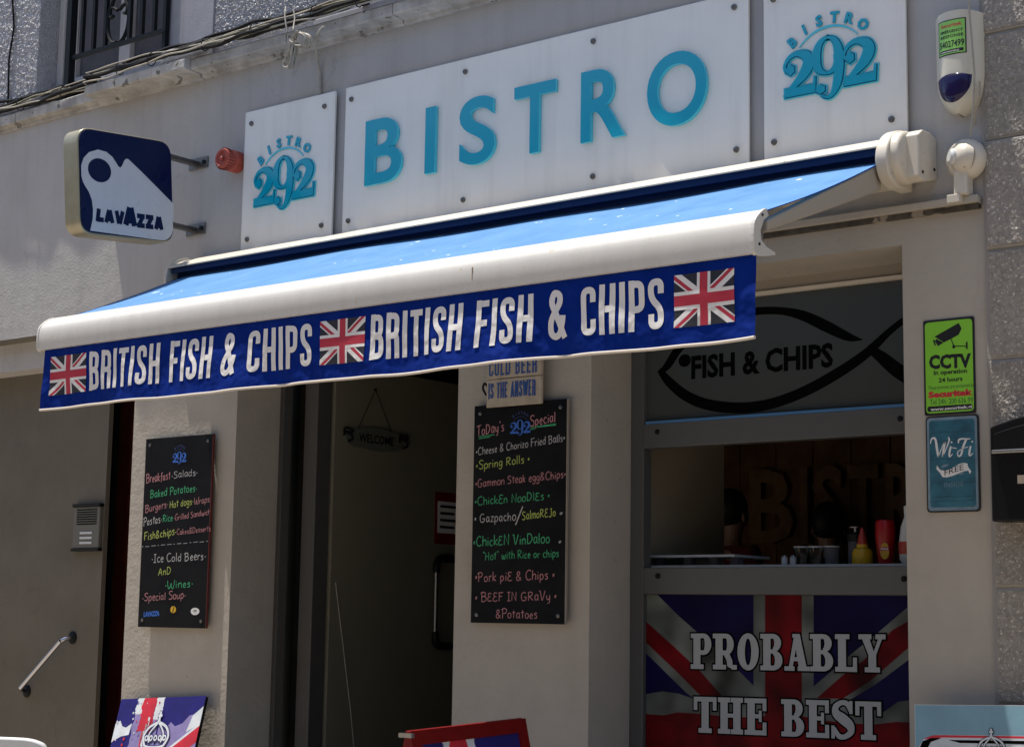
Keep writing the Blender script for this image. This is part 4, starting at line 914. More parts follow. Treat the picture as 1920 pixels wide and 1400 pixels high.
sg(sx0, sx1, sz0, sz1, .0010, 1); sg(sx0+.004, sx1-.004, sz0+.004, sz1-.004, .0016, 0); sg(sx0+.008, sx1-.010, sz0+.009, sz0+.021, .0022, 1)
print_text(st, sirF, 'Securitek', sx0+.057, 3.822, .014, .086, 'c', bold=.02, mi=2, base=.0022)
print_text(st, sirF, 'EMERGENCY', sx0+.058, 3.799, .011, .092, 'c', bold=.03, mi=1, base=.0022, spacing=1.1); print_text(st, sirF, 'RESPONSE', sx0+.058, 3.780, .011, .092, 'c', bold=.03, mi=1, base=.0022, spacing=1.1)
print_text(st, sirF, '54027499', sx0+.057, 3.743, .026, .100, 'c', bold=.02, mi=1, base=.0022); print_text(st, sirF, 'www.securitek.gi', sx0+.05, 3.7245, .006, .075, 'c', bold=.02, mi=3, base=.0028)
st.build('sticker', [M_green2, M_blk, M_redt, M_wht], case)
# white movement detector
pd = thing('movement_detector', (-2.62, -.06, 3.18), 'round white movement detector on a stub bracket beside the awning end', 'detector')
MB().lathe([(.066, 0), (.076, .01), (.078, .03), (.074, .05), (.060, .064)], (-2.622, -.005, 3.318), (-.12, -1, .0), 28).build('base', M_cream, pd, smooth=True)
MB().lathe([(.062, -.01), (.060, .014), (.050, .032), (.036, .042), (.028, .046)], (-2.624, -.05, 3.318), (-.75, -.75, .12), 28).build('sensor_head', M_cream, pd, smooth=True)
MB().lathe([(.033, .036), (.030, .054), (.021, .062)], (-2.624, -.05, 3.318), (-.75, -.75, .12), 18).build('lens', M_wplas, pd, smooth=True)
MB().box(-2.662, -2.608, -.075, -.010, 3.178, 3.275).build('stub', M_cream, pd, bevel=.008)
MB().box(-2.685, -2.635, -.0825, -.050, 3.150, 3.181).build('label_strip', M_cream, pd, bevel=.003)

# ================================================================== CABLES
def wob(x, k): return .008*math.sin(x*3.1+k)+.005*math.sin(x*7.7+2*k)+.003*math.sin(x*19+k*3)
CABS = ((-.150, 4.566, .011, M_wireb, 'black cable lying lowest at the front of the bundle on the cornice'), (-.130, 4.586, .0045, M_wirey, 'yellowed cable on top of the bundle on the cornice'), (-.160, 4.552, .0045, M_wire, 'dirty white cable hanging just over the front lip of the cornice'),
 (-.118, 4.578, .014, M_wireb, 'thickest black cable in the middle of the bundle on the cornice'), (-.142, 4.598, .004, M_wire, 'thin dirty white cable uppermost in the bundle on the cornice'), (-.100, 4.606, .012, M_wireb, 'black cable furthest back in the bundle on the cornice'), (-.085, 4.630, .010, M_wireb, 'slack black cable running above the bundle against the roughcast'), (-.135, 4.570, .005, M_wirey, 'yellowed cable woven through the middle of the bundle on the cornice'))
for k, (y, z, r, mm, lab) in enumerate(CABS):
    P = []; x = -9.4
    while x < -2.7:
        yy = y if x > -7.8 else y+.09; P.append((x, min(-.002-r, yy+wob(x, k+5)*.9), z+1.3*wob(x, k*1.7)-.004)); x += .05
    tag(MB().tube(P, r, 6).build('cable', mm, None, smooth=True), lab, 'cable', 'cables bundled along the cornice')
x = -9.0; kt = None; k = 0
while x < -4.4:
    P = [(x+.010*math.cos(t)*0+.012*math.sin(t*1), -.137+.075*0+.030*math.cos(t), 4.572+.036*math.sin(t)) for t in [2*math.pi*i/10 for i in range(11)]]
    o = MB().tube(P, .003, 5).build('cable_tie', M_blackp); 
    if x < -7.8: o.location.y += .09
    k += 1; tag(o, ['farthest left', 'second from the left', 'third from the left', 'fourth from the left', 'fifth from the left', 'sixth from the left', 'seventh from the left', 'eighth from the left', 'ninth from the left', 'tenth from the left', 'eleventh from the left', 'twelfth from the left', 'thirteenth from the left', 'fourteenth from the left', 'fifteenth from the left', 'sixteenth from the left', 'seventeenth from the left', 'eighteenth from the left', 'nineteenth from the left', 'twentieth from the left', 'next tie to the right', 'last tie to the right', 'tie at the right end'][min(k-1, 22)]+' of the thin black ties round the cornice cables', 'cable tie', 'ties round the cable bundle'); x += random.uniform(.22, .5)
# hank of spare white wire
def hk(a, b): X, Z = OY(-.19)(a, b); return (X, -.19+random.uniform(-.02, .02), Z)
mb = MB()
for k in range(9):
    j = lambda: random.uniform(-3, 3); P = smooth([hk(560+j(), 62+j()), hk(577+j(), 66+j()), hk(578+j(), 82+j()), hk(562+j(), 86+j()), hk(548+j(), 80+j()), hk(552+j(), 66+j()), hk(562+j(), 60)], 5); mb.tube(P, .0032, 5)
for k in range(12):
    j = lambda: random.uniform(-3, 3); P = smooth([hk(552+j(), 78), hk(548+j(), 95), hk(538+j(), 118+j()), hk(540+j(), 128), hk(548+j(), 122+j()), hk(553+j(), 100), hk(556+j(), 80)], 5); mb.tube(P, .0030, 5)
tag(mb.build('wire_hank', M_wire, smooth=True), 'tied hank of spare white wire hanging from the cornice', 'wire')
for a, lab in (([(540, 62), (536, 30), (532, 12)], 'left one of two short white wires sticking up over the wire hank'), ([(555, 58), (550, 34), (546, 10)], 'right one of two short white wires sticking up over the wire hank')):
    tag(MB().tube([hk(*p) for p in a], .004, 6).build('wire', M_wire, smooth=True), lab, 'wire')
def hq(a, b, y): X, Z = OY(y)(a, b); return (X, y, Z)
tag(MB().tube(smooth([hq(607, 50, -.17), hq(597, 62, -.17), hq(593, 80, -.10), hq(595, 110, -.03), hq(600, 140, -.012), hq(601, 160, -.010), hq(600, 178, -.012)], 6), .007, 8).build('cable', M_wire, smooth=True), 'white cable dropping from the cornice behind the small left logo panel', 'cable')
tag(MB().tube([(-2.572, -.100, 4.45), (-2.576, -.104, 4.1), (-2.573, -.098, 3.86), (-2.566, -.096, 3.74), (-2.560, -.094, 3.62), (-2.574, -.08, 3.50), (-2.590, -.075, 3.39)], .0042, 6).build('cable', M_wire, smooth=True), 'beige cable hanging in front of the white siren box', 'cable')
tag(MB().tube(smooth([(-2.555, -.06, 3.60), (-2.562, -.05, 3.54), (-2.590, -.03, 3.49), (-2.600, -.006, 3.452)], 5), .0035, 6).build('cable', M_wire, smooth=True), 'short looped cable entering the wall under the siren box', 'cable')
tag(MB().tube([(-8.80, -.01, 5.6), (-8.72, .0, 5.1), (-8.745, -.005, 4.9), (-8.735, -.0, 4.58)], .006, 6).build('cable', M_wireb, smooth=True), 'thin dark cable running down the roughcast left of the upper window', 'cable')

# ================================================================== MENU BOARDS
def board(x0, x1, z0, z1, label):
    t = thing('menu_board', ((x0+x1)/2, -.02, z0), label, 'menu board')
    bd = MB().box(x0, x1, -.034, -.024, z0, z1).build('board', M_black, t, bevel=.001)
    MB().box(x1, x1+.004, -.035, -.022, z0, z1).build('edge_trim', M_redshirt if x0 < -6 else M_jamb, t)
    MB().box(x0+.05, x1-.05, -.024, -.001, z0+.05, z1-.05).build('backing', M_dark, t)
    for x in (x0+.035, x1-.035):
        for z in (z0+.035, z1-.035): MB().lathe([(.009, 0), (.009, .003), (.004, .005)], (x, -.034, z), (0, -1, 0), 10).build('screw', M_dsteel, t)
    return t, bd
F = FY(-.034); on = OY(-.034); CW = dict(w=.95, jit=.30, sp=.7)
t1, bd1 = board(-7.270, -6.742, 1.524, 2.512, 'black chalk menu board reading Breakfast and Ice Cold Beers left of the door')
def z3(x, y): return (240+x/3.589, 800+y/3.589)
cols = [M_chw, M_chp, M_chg, M_chy]; mb = MB(); rows = [
 ('Breakfast', 1, 122, 378, 286, 352, 58), ('.Salads.', 0, 292, 348, 470, 325, 46), ('Baked Potatoes.', 2, 150, 478, 466, 432, 52), ('Burgers.', 1, 116, 578, 272, 540, 50), ('Hot dogs.', 3, 280, 546, 442, 520, 48), ('Wraps', 1, 446, 522, 550, 506, 44),
 ('Pastas.', 0, 104, 668, 230, 642, 56), ('Rice', 2, 234, 640, 302, 630, 48), ('.Grilled Sandwich', 1, 308, 630, 555, 588, 40), ('Fish&chips.', 3, 108, 764, 326, 724, 54), ('Cakes&Desserts', 1, 328, 726, 558, 700, 38),
 ('.--.--.--.--.', 0, 90, 818, 542, 780, 34), ('.Ice Cold Beers.', 0, 158, 912, 526, 892, 56), ('AnD', 3, 205, 1000, 288, 990, 50), ('.Wines.', 2, 248, 1088, 440, 1074, 54), ('.Special Soup.', 1, 96, 1172, 390, 1152, 52)]
for s, c, x0, y0, x1, y1, h in rows: line_px(mb, F, on, s, z3(x0, y0), z3(x1, y1), h/3.589, mi=c, **CW)
mb.build('chalk_writing', cols, bd1)
mb = MB(); c = on(*z3(345, 250)); flat292(mb, F, c[0], c[1], .105, 0, mi_arc=1)
line_px(mb, F, on, 'LAVAZZA', z3(106, 1276), z3(212, 1268), 9, 'print', mi=2, bold=.05)
c = on(*z3(305, 1228)); mb.poly([F(a, b, .001) for a, b in ellipse(c[0], c[1], .022, .018, 18)], 3)
for q in ribbon([(c[0]-.004, c[1]-.016), (c[0]+.006, c[1]+.014)], .005): mb.poly([F(a, b, .0016) for a, b in q], 5)
c = on(*z3(452, 1240)); mb.poly([F(a, b, .001) for a, b in ellipse(c[0], c[1], .034, .019, 10)], 4)
for rr0 in (.006, .012):
    for q in ribbon(ellipse(c[0], c[1]-.006, rr0*1.4, rr0, 8, 30, 150), .003): mb.poly([F(a, b, .0016) for a, b in q], 5)
mb.build('printed_logos', [M_chb, M_dkp, M_chb, M_yel, M_wht, M_black], bd1)
t2, bd2 = board(-4.995, -4.473, 1.577, 2.543, 'black chalk menu board reading Todays Special on the pillar between door and window')
def z2(x, y): return (860+x/3.182, 740+y/3.182)
mb = MB(); rows = [("ToDay's", 1, 108, 246, 272, 214, 62), ('Special', 1, 425, 188, 580, 160, 62), ('*Cheese & Chorizo Fried Balls*', 0, 104, 362, 636, 276, 46), ('*Spring Rolls *', 3, 104, 446, 426, 402, 50), ('*Gammon Steak egg&Chips*', 1, 100, 552, 642, 494, 48),
 ('*ChickEn NooDlEs *', 2, 96, 660, 546, 622, 50), ('* Gazpacho', 0, 94, 762, 342, 748, 54), ('/', 0, 340, 768, 382, 762, 92), ('SalmoREJo', 3, 378, 745, 580, 722, 52), ('*', 0, 600, 730, 625, 728, 50), ('*ChickEN VinDaloo', 2, 88, 904, 545, 882, 60), ('*', 0, 594, 900, 616, 898, 50),
 ('"Hot" with Rice or chips', 2, 145, 985, 600, 966, 48), ('*Pork piE & Chips *', 1, 98, 1114, 574, 1098, 56), ('* BEEF IN GRaVy *', 1, 98, 1232, 586, 1224, 54), ('&Potatoes', 1, 222, 1328, 470, 1334, 54)]
for s, c, x0, y0, x1, y1, h in rows: line_px(mb, F, on, s, z2(x0, y0), z2(x1, y1), h/3.182, mi=c, **CW)
for A, B in (((120, 250), (215, 238)), ((120, 262), (190, 250)), ((430, 196), (582, 172)), ((430, 206), (455, 203)), ((472, 192), (582, 180))):
    for q in ribbon([on(*z2(*A)), on(*z2(*B))], .0035): mb.poly([F(a, b, .001) for a, b in q], 2)
mb.build('chalk_writing', cols, bd2)
mb = MB(); c = on(*z2(367, 240)); flat292(mb, F, c[0], c[1]-.002, .112, 0, mi_arc=1); mb.build('printed_logos', [M_chb, M_dkp], bd2)

# cold beer plank sign
cb = thing('plank_sign', (-4.75, -.03, 2.53), 'cream plank sign reading COLD BEER IS THE ANSWER in blue above the chalkboard', 'sign')
Fb = FY(-.060); onb = OY(-.060)
for z0, z1, s, h, zb in ((2.655, 2.752, 'COLD BEER', .075, 2.666), (2.528, 2.651, 'IS THE ANSWER', .072, 2.565), (2.756, 2.86, '', 0, 0)):
    p = MB().box(-4.905, -4.595, -.060, -.045, z0, z1).build('plank', M_beige, cb, bevel=.002)
    if s:
        mb = MB(); write(mb, Fb, s, BC, h, -4.893, zb, fit=.272 if 'BEER' in s else .266, w=1.15, sp=1.3, base=.001); mb.build('lettering', M_btext, p)
MB().box(-4.85, -4.65, -.045, -.002, 2.60, 2.80).build('backing', M_wood, cb)
MB().tube(smooth([(-4.905, -.05, 2.62), (-4.925, -.05, 2.64), (-4.935, -.05, 2.62), (-4.925, -.05, 2.60), (-4.912, -.05, 2.585)], 4), .005, 6).build('hook', M_iron, cb)

# CCTV sign
cs = thing('cctv_sign', (-2.72, 0, 2.37), 'lime green CCTV warning sign above the blue sign on the right pillar', 'sign')
F = FY(-.006); on = OY(-.006)
MB().prism(rounded(rect(-2.824, -2.622, 2.371, 2.730), .008, 4, closed=True), FY(0), .001, .006).build('plate', M_blk, cs)
MB().prism(rounded(rect(-2.817, -2.629, 2.379, 2.722), .016, 5, closed=True), FY(0), .006, .0066).build('print_field', M_green, cs)
def zc(x, y): return (1720+x/7, 590+y/7)
mb = MB(); F = FY(-.0066)
poly_px(mb, F, on, [zc(*p) for p in [(185,312), (545,108), (582,182), (545,262), (455,310), (350,365), (250,300), (225,290)]], .0006)
poly_px(mb, F, on, [zc(*p) for p in [(250,315), (345,368), (270,412), (236,350)]], .0009); poly_px(mb, F, on, [zc(*p) for p in [(205,335), (228,328), (245,400), (228,408)]], .0006)
for P, W_ in (([(440,310), (480,410)], .0035), ([(480,413), (650,412)], .0035)):
    for q in ribbon([on(*zc(*p)) for p in P], W_): mb.poly([F(a, b, .0009) for a, b in q])
c = on(*zc(480, 420)); mb.poly([F(a, b, .0012) for a, b in ellipse(c[0], c[1], .006, .007, 12)]); poly_px(mb, F, on, [zc(*p) for p in [(640,360), (662,350), (662,460), (640,440)]], .0012)
for s, x0, y0, x1, y1, h, b_o, mi in (('CCTV', 155, 705, 710, 680, 172, .05, 0), ('In operation', 218, 790, 655, 758, 58, .03, 0), ('24 hours', 282, 888, 595, 862, 58, .03, 0), ('These premises are protected by', 145, 985, 745, 940, 50, .0, 3), ('Securitek', 145, 1090, 732, 1048, 78, .06, 1), ('Tel 24h: 200 636 99', 168, 1180, 730, 1148, 72, .0, 3)):
    line_px(mb, F, on, s, zc(x0, y0), zc(x1, y1), h/7, 'print', mi=mi, bold=b_o, base=.0006)
A, B = on(*zc(155, 1275)), on(*zc(155, 1205)); mb.poly([F(a, b, .0006) for a, b in rounded(rect(-2.812, -2.634, A[1], B[1]), .007, 5, closed=True)], 0)
line_px(mb, F, on, 'www.securitek.gi', zc(176, 1262), zc(720, 1222), 40/7, 'print', mi=2, bold=.03, base=.0012)
mb.build('print', [M_blk, M_redt, M_wht, M_dkgreen], cs)
# wifi sign
wf = thing('wifi_sign', (-2.72, 0, 2.01), 'weathered blue tin sign reading Wi-Fi FREE below the green CCTV sign', 'sign')
MB().prism(rounded(rect(-2.820, -2.612, 2.010, 2.366), .016, 5, closed=True), FY(0), .001, .008).build('plate', M_blk, wf)
MB().prism(rounded(rect(-2.815, -2.618, 2.016, 2.361), .015, 5, closed=True), FY(0), .008, .0085).build('border', M_tealgrey, wf)
MB().prism(rounded(rect(-2.806, -2.627, 2.028, 2.350), .012, 5, closed=True), FY(0), .0085, .009).build('print_field', M_teal, wf)
F = FY(-.009); on = OY(-.009); mb = MB()
def zw(x, y): return (1720+x/6.085, 770+y/6.085)
for z in (2.305, 2.270, 2.205, 2.160, 2.118, 2.066, 2.05):
    for q in ribbon([(-2.80, z), (-2.74, z+.002), (-2.69, z-.001), (-2.635, z+.001)], [.001, .002, .001, .002]): mb.poly([F(a, b, .0003) for a, b in q], 1)
for P, ws in (([(150,375), (165,320), (205,320), (225,430), (240,525)], [10, 16, 22, 26, 20]), ([(240,525), (290,400), (318,350)], [10, 10, 14]), ([(318,350), (300,450), (290,525)], [20, 24, 18]), ([(290,525), (335,420), (365,330), (352,300)], [10, 12, 16, 10]),
              ([(385,405), (368,470), (370,520), (405,490)], [20, 22, 18, 6]), ([(400,420), (450,428)], [9, 9]), ([(470,370), (475,330), (520,318), (605,320)], [12, 18, 16, 10]), ([(560,320), (520,420), (500,500), (470,515), (462,470), (520,430), (580,410)], [24, 24, 20, 14, 10, 9, 8]), ([(610,400), (595,470), (600,510), (640,480)], [20, 22, 16, 6])):
    S = smooth([p+(w_,) for p, w_ in zip(P, ws)], 4); Q = [on(*zw(a, b)) for a, b, c in S]
    for q in ribbon(Q, [c*.00036 for a, b, c in S]): mb.poly([F(a, b, .0008) for a, b in q], 0)
for x, y in ((392, 358), (628, 350)):
    c = on(*zw(x, y)); mb.poly([F(a, b, .0010) for a, b in ellipse(c[0], c[1], .0035, .0035, 10)], 0)
poly_px(mb, F, on, [zw(*p) for p in [(262,672), (300,680), (360,668), (420,640), (480,605), (530,592), (575,600), (580,680), (530,690), (470,715), (400,742), (340,758), (290,755), (265,720)]], .0008, 0)
poly_px(mb, F, on, [zw(*p) for p in [(222,620), (262,672), (262,710), (220,665)]], .0006, 0); poly_px(mb, F, on, [zw(*p) for p in [(575,630), (618,690), (600,720), (575,670)]], .0006, 0)
poly_px(mb, F, on, [zw(*p) for p in [(265,640), (300,612), (365,606), (340,630), (290,650)]], .0006, 2); poly_px(mb, F, on, [zw(*p) for p in [(470,725), (500,705), (545,700), (520,722), (485,732)]], .0006, 2)
line_px(mb, F, on, 'FREE', zw(312, 738), zw(528, 668), 66/6.085, 'print', mi=3, bold=.0, base=.0012)
line_px(mb, F, on, 'INSIDE', zw(308, 872), zw(528, 860), 60/6.085, 'print', mi=2, bold=-.01, base=.0006)
mb.build('print', [M_wht, M_tealdark, M_tealgrey, M_blk], wf)

# black wall letterbox on the stone
lbx = thing('letterbox', (-2.3, -.02, 1.95), 'black wall letterbox with arched top and bright slot flap on the stone wall', 'letterbox')
x0, x1 = -2.520, -2.140; pts = [(x0, 1.965), (x1, 1.965), (x1, 2.30)]+[(x1-(x1-x0)*k/12, 2.30+.040*math.sin(math.pi*k/12)) for k in range(1, 12)]+[(x0, 2.30)]
MB().prism(pts, FY(-.02), .001, .105).build('case', M_bpaint, lbx, bevel=.006)
fl = MB().prism([(x0+.02, 2.215), (x1-.02, 2.215), (x1-.02, 2.275)]+[(x1-.02-(x1-x0-.04)*k/10, 2.275+.032*math.sin(math.pi*k/10)) for k in range(1, 10)]+[(x0+.02, 2.275)], FY(-.125), .001, .012).build('flap', M_bpaint, lbx, bevel=.004)
MB().box(x0+.015, x1-.015, -.150, -.125, 2.203, 2.216).build('flap_lip', M_steel, lbx, bevel=.003)
MB().lathe([(.012, 0), (.012, .005)], (-2.35, -.125, 2.17), (0, -1, 0), 12).build('lock', M_steel, lbx); MB().box(-2.42, -2.24, -.1275, -.125, 2.095, 2.125).build('name_plate', M_beige, lbx)

# ================================================================== LEFT RECESS: INTERCOM AND GRAB RAIL
ic = thing('intercom', (-8.1, .25, 1.95), 'grey door intercom panel with speaker grille left of the dark red door', 'intercom')
MB().box(-8.195, -7.960, .225, .249, 1.955, 2.190).build('case', M_grey, ic, bevel=.004)
MB().box(-8.200, -7.955, .215, .249, 2.190, 2.208).build('rain_hood', M_blackp, ic); MB().box(-8.200, -7.955, .218, .249, 1.938, 1.955).build('lower_trim', M_blackp, ic)
for k in range(7): MB().box(-8.165, -7.985, .2225, .225, 2.170-k*.0135, 2.176-k*.0135).build('grille_slot', M_ink, ic)
for k in range(3): MB().box(-8.13, -8.02, .2215, .225, 2.035-k*.028, 2.048-k*.028).build('call_button', M_wplas, ic, bevel=.002)
gr = thing('grab_rail', (-8.4, .25, 1.1), 'sloping chrome grab rail on the wall below the intercom', 'grab rail')
A, B = Vector((-8.580, .25, 1.137)), Vector((-8.180, .25, 1.451)); n_ = Vector((0, -.065, 0)); d = (B-A)
MB().tube(smooth([A+n_*.1, A+n_*.55+d*.01, A+n_*.95+d*.06, A+n_+d*.14, A+n_+d*.86, B+n_*.95-d*.06, B+n_*.55-d*.01, B+n_*.1], 5), .0125, 12).build('rail', mat('chrome', (.5, .5, .55), .12, metal=1), gr, smooth=True)
for P in (A, B): MB().lathe([(.036, 0), (.036, .006), (.028, .012)], (P.x, .249, P.z), (0, -1, 0), 20).build('wall_flange', M_iron, gr, smooth=True)

# ================================================================== WELCOME PLAQUE
wp = thing('welcome_plaque', (-6.325, .73, 2.46), 'small WELCOME plaque hung by a string on the open door', 'sign')
Fw = frame((-6.328, 0, 0), (0,1,0), (0,0,1)); ol = [(.53, 2.49), (.60, 2.475), (.73, 2.468), (.86, 2.475), (.94, 2.492), (.97, 2.54), (.93, 2.565), (.86, 2.58), (.73, 2.592), (.60, 2.578), (.54, 2.56), (.50, 2.53)]
pq = MB().prism(smooth(ol, 3, closed=True), Fw, .001, .012).build('board', mat('plaque_paint', (.10, .11, .09), .6, var=.3, vscale=30), wp)
mb = MB(); print_text(mb, Fw, 'WELCOME', .735, 2.508, .045, .27, 'c', bold=.02, base=.013); mb.build('lettering', M_ink, pq)
for yy in (.515, .945):
    for kk in (0, 1): MB().tube(smooth([(-6.312, yy, 2.50+kk*.04), (-6.308, yy+.03, 2.515+kk*.04), (-6.308, yy+.02, 2.535+kk*.03), (-6.312, yy-.02, 2.55+kk*.02), (-6.308, yy-.035, 2.53+kk*.02)], 4), .006, 6).build('scroll', M_iron, wp)
MB().tube([(-6.322, .60, 2.575), (-6.322, .725, 2.795), (-6.322, .86, 2.575)], .0022, 5).build('string', M_iron, wp); MB().lathe([(.005, 0), (.005, .012)], (-6.33, .725, 2.797), (1, 0, 0), 8).build('nail', M_iron, wp)

# ================================================================== BOARDS AT STREET LEVEL
def splash(mb, F, W, H, mats=(0,1,2,3), seed=3, top=None):
    rg = random.Random(seed); n, wht, red, vio = mats
    mb.poly([F(a, b, .0004) for a, b in rect(0, W, 0, H)], n)
    def jag(x0, x1, y0, y1, amp, c, mi, k=16):
        L_ = [(x0+rg.uniform(-amp, amp), y1-(y1-y0)*i/k) for i in range(k+1)]; Rr = [(x1+rg.uniform(-amp, amp), y0+(y1-y0)*i/k) for i in range(k+1)]
        P = clip(L_+Rr, 0, W, 0, H)
        if len(P) > 2: mb.poly([F(a, b, c) for a, b in P], mi)
    jag(W*.21, W*.42, 0, H, W*.012, .0007, vio); jag(W*.21, W*.32, H*.78, H, W*.012, .0010, wht); jag(W*.40, W*.52, 0, H, W*.01, .0009, vio); jag(W*.44, W*.53, H*.7, H, W*.006, .0012, wht)
    jag(W*.28, W*.44, H*.55, H, W*.014, .0014, red)
    for k in range(9):   # drips
        x = W*rg.uniform(.28, .44); L_ = H*rg.uniform(.1, .3); y = H*rg.uniform(.5, .8); w_ = W*rg.uniform(.008, .016)
        mb.poly([F(a, b, .0017) for a, b in [(x-w_, y), (x+w_, y), (x+w_*.7, y-L_), (x-w_*.7, y-L_)]], red if k % 2 else wht)
    for k in range(26):
        x, y, r = W*rg.uniform(.02, .5), H*rg.uniform(.35, .95), W*rg.uniform(.003, .012); mb.poly([F(a, b, .002+.0001*k) for a, b in ellipse(x, y, r, r*1.2, 7)], rg.choice([wht, wht, red, vio]))
    # violet wash and diagonal stripes, right and left
    up_ = [(W*.53, H*.66), (W*.62, H*.58), (W*.66, H*.66), (W*.72, H*.60), (W*.80, H*.64), (W*.86, H*.74), (W*.93, H*.76), (W, H*.86)]
    mb.poly([F(a, b, .0008) for a, b in up_+[(W, 0), (W*.53, 0)]], vio)
    mb.poly([F(a, b, .0011) for a, b in [(W*.86, H*.52), (W*.90, H*.74), (W, H*.86), (W, H*.62)]], wht); mb.poly([F(a, b, .0014) for a, b in [(W*.72, H*.30), (W, H*.60), (W, H*.38), (W*.80, H*.18)]], red); mb.poly([F(a, b, .0012) for a, b in [(W*.68, H*.30), (W, H*.64), (W, H*.60), (W*.72, H*.28)]], wht)
    mb.poly([F(a, b, .0011) for a, b in [(0, H*.66), (W*.05, H*.70), (W*.09, H*.62), (W*.14, H*.60), (W*.20, H*.66), (W*.19, H*.5), (W*.10, H*.48), (W*.02, H*.42), (0, H*.40)]], wht)
PM = [M_pn, M_pw, M_pr, M_pv]
# leaning union flag board by the left pillar
lean = R(17); roll_ = R(4)
v0 = Vector((0, math.sin(lean), math.cos(lean))); u0 = Vector((1, 0, 0)); uu = (u0*math.cos(roll_)+v0*math.sin(roll_)); vv = (v0*math.cos(roll_)-u0*math.sin(roll_))
ot = Vector((-7.40, -.07, 1.14)); onk = onto(ot, uu, vv); TL = onk(228, 1310); TR = onk(387, 1301); Wk = TR[0]-TL[0]; Hk = .68
o0 = ot+uu*TL[0]+vv*(TL[1]-Hk); Fk = frame(o0, uu, vv)
fb = thing('flag_board', tuple(o0), 'board printed with a splashed union flag and crown leaning on the left pillar', 'board')
bk = MB().prism(rounded(rect(0, Wk, 0, Hk), .012, 4, closed=True), Fk, -.018, 0).build('board', M_blackp, fb)
mb = MB(); Hh = .38; Fk2 = frame(o0+vv*(Hk-Hh), uu, vv); splash(mb, Fk2, Wk, Hh, seed=5); mb.poly([Fk(a, b, .0003) for a, b in rect(0, Wk, 0, Hk-Hh)], 0)
crown(mb, Fk2, Wk*.53, Hh*.24, Wk*.29, 1, .006, mi2=0); mb.build('print', PM, bk)
# red framed A-board
Xa, t_ = -4.10, R(12)
ab = thing('a_board', (Xa, -1.1, .5), 'red framed folding A-board with splashed union flag poster below the chalkboard', 'A-board')
for s in (1, -1):
    v1 = Vector((-s*math.sin(t_), -.035*math.cos(t_), math.cos(t_))).normalized(); u1 = Vector((0, s, .035*s)) ; u1 = (u1-v1*u1.dot(v1)).normalized(); Hb = .735; Wb = .645
    org = Vector((Xa+s*.012, -1.43 if s > 0 else -.785, 1.207 if s > 0 else 1.230))-v1*Hb; Fa = frame(org, u1, v1)
    fr = MB()
    for r_ in (rect(0, .05, 0, Hb), rect(Wb-.05, Wb, 0, Hb), rect(.05, Wb-.05, Hb-.05, Hb), rect(.05, Wb-.05, .10, .15)): fr.prism(r_, Fa, -.022, 0)
    fo = fr.build('frame', M_redframe, ab, bevel=.003)
    pb = MB().prism(rect(.05, Wb-.05, .15, Hb-.05), Fa, -.015, -.008).build('poster', M_pn, fo)
    if s > 0:
        mb = MB(); Fp = frame(org+u1*.05+v1*.15-u1.cross(v1)*.008, u1, v1); splash(mb, Fp, Wb-.10, Hb-.20, seed=9); mb.build('print', PM, pb)
MB().box(Xa-.03, Xa+.03, -1.445, -1.430, 1.185, 1.200).build('hinge', M_steel, ab); 
# pale blue board at the lower right
v2 = Vector((0, math.sin(R(5)), math.cos(R(5)))); u2_ = Vector((1, 0, .035)).normalized(); v2 = (v2-u2_*v2.dot(u2_)).normalized(); o2 = Vector((-2.815, -.15, 1.316)); on2 = onto(o2, u2_, v2); Fq = frame(o2, u2_, v2)
pb = thing('poster_board', (-2.5, -.2, .52), 'pale blue poster board with crown emblem leaning under the right pillar', 'board')
bq = MB().prism(rect(0, .62, -.80, 0), Fq, -.014, 0).build('board', M_wplas, pb)
mb = MB(); mb.poly([Fq(a, b, .0004) for a, b in rect(.002, .618, -.80, -.002)], 0)
def z8(x, y): return (1680+x/3.5, 1000+y/3.5)
poly_px(mb, Fq, on2, [z8(*p) for p in [(150,1400), (180,1345), (240,1325), (290,1318), (840,1325), (1400,1330), (1400,1700), (150,1700)]], .0007, 1)
poly_px(mb, Fq, on2, [z8(*p) for p in [(180,1345), (240,1322), (300,1320), (840,1328), (1400,1330), (1400,1345), (840,1342), (300,1336), (250,1345)]], .001, 2)
poly_px(mb, Fq, on2, [z8(*p) for p in [(150,1420), (175,1360), (235,1338), (300,1340), (230,1365), (195,1430)]], .0013, 3); poly_px(mb, Fq, on2, [z8(*p) for p in [(345,1352), (840,1358), (1400,1365), (1400,1385), (840,1380), (420,1372)]], .0013, 3)
c = on2(*z8(627, 1268)); crown(mb, Fq, c[0], c[1]-.115, .095, 1, .004, mi2=3)
mb.build('print', [M_ltblue, M_pw, M_redt, M_ink], bq)
# white plastic chair, only its back edge in view
ch = thing('chair', (-4.0, -3.4, .38), 'white plastic chair with rounded backrest at the lower left corner', 'chair')
onc = onto((-4.0, -3.3, 1.3), (math.cos(yaw), math.sin(yaw), 0), (0,0,1)); e = onc(87, 1402); tp = onc(0, 1381)
Fc_ = frame((-4.0, -3.3, 1.3), (math.cos(yaw), math.sin(yaw), 0), (0,0,1)); rxx = .105; zt = tp[1]; cx2 = e[0]-.092
shape = [(e[0]+.012, zt-.45), (e[0]+.014, zt-.10)]+smooth([(e[0]+.008, zt-.05), (e[0]-.002, zt-.020), (e[0]-.020, zt-.009), (e[0]-.05, zt-.002), (e[0]-.10, zt), (e[0]-.20, zt+.002), (e[0]-.30, zt+.001), (e[0]-.37, zt-.006), (e[0]-.40, zt-.04)], 3)+[(e[0]-.41, zt-.10), (e[0]-.40, zt-.45)]
MB().prism(shape, Fc_, -.012, .012).build('backrest', M_wplas, ch, smooth=True, bevel=.006)
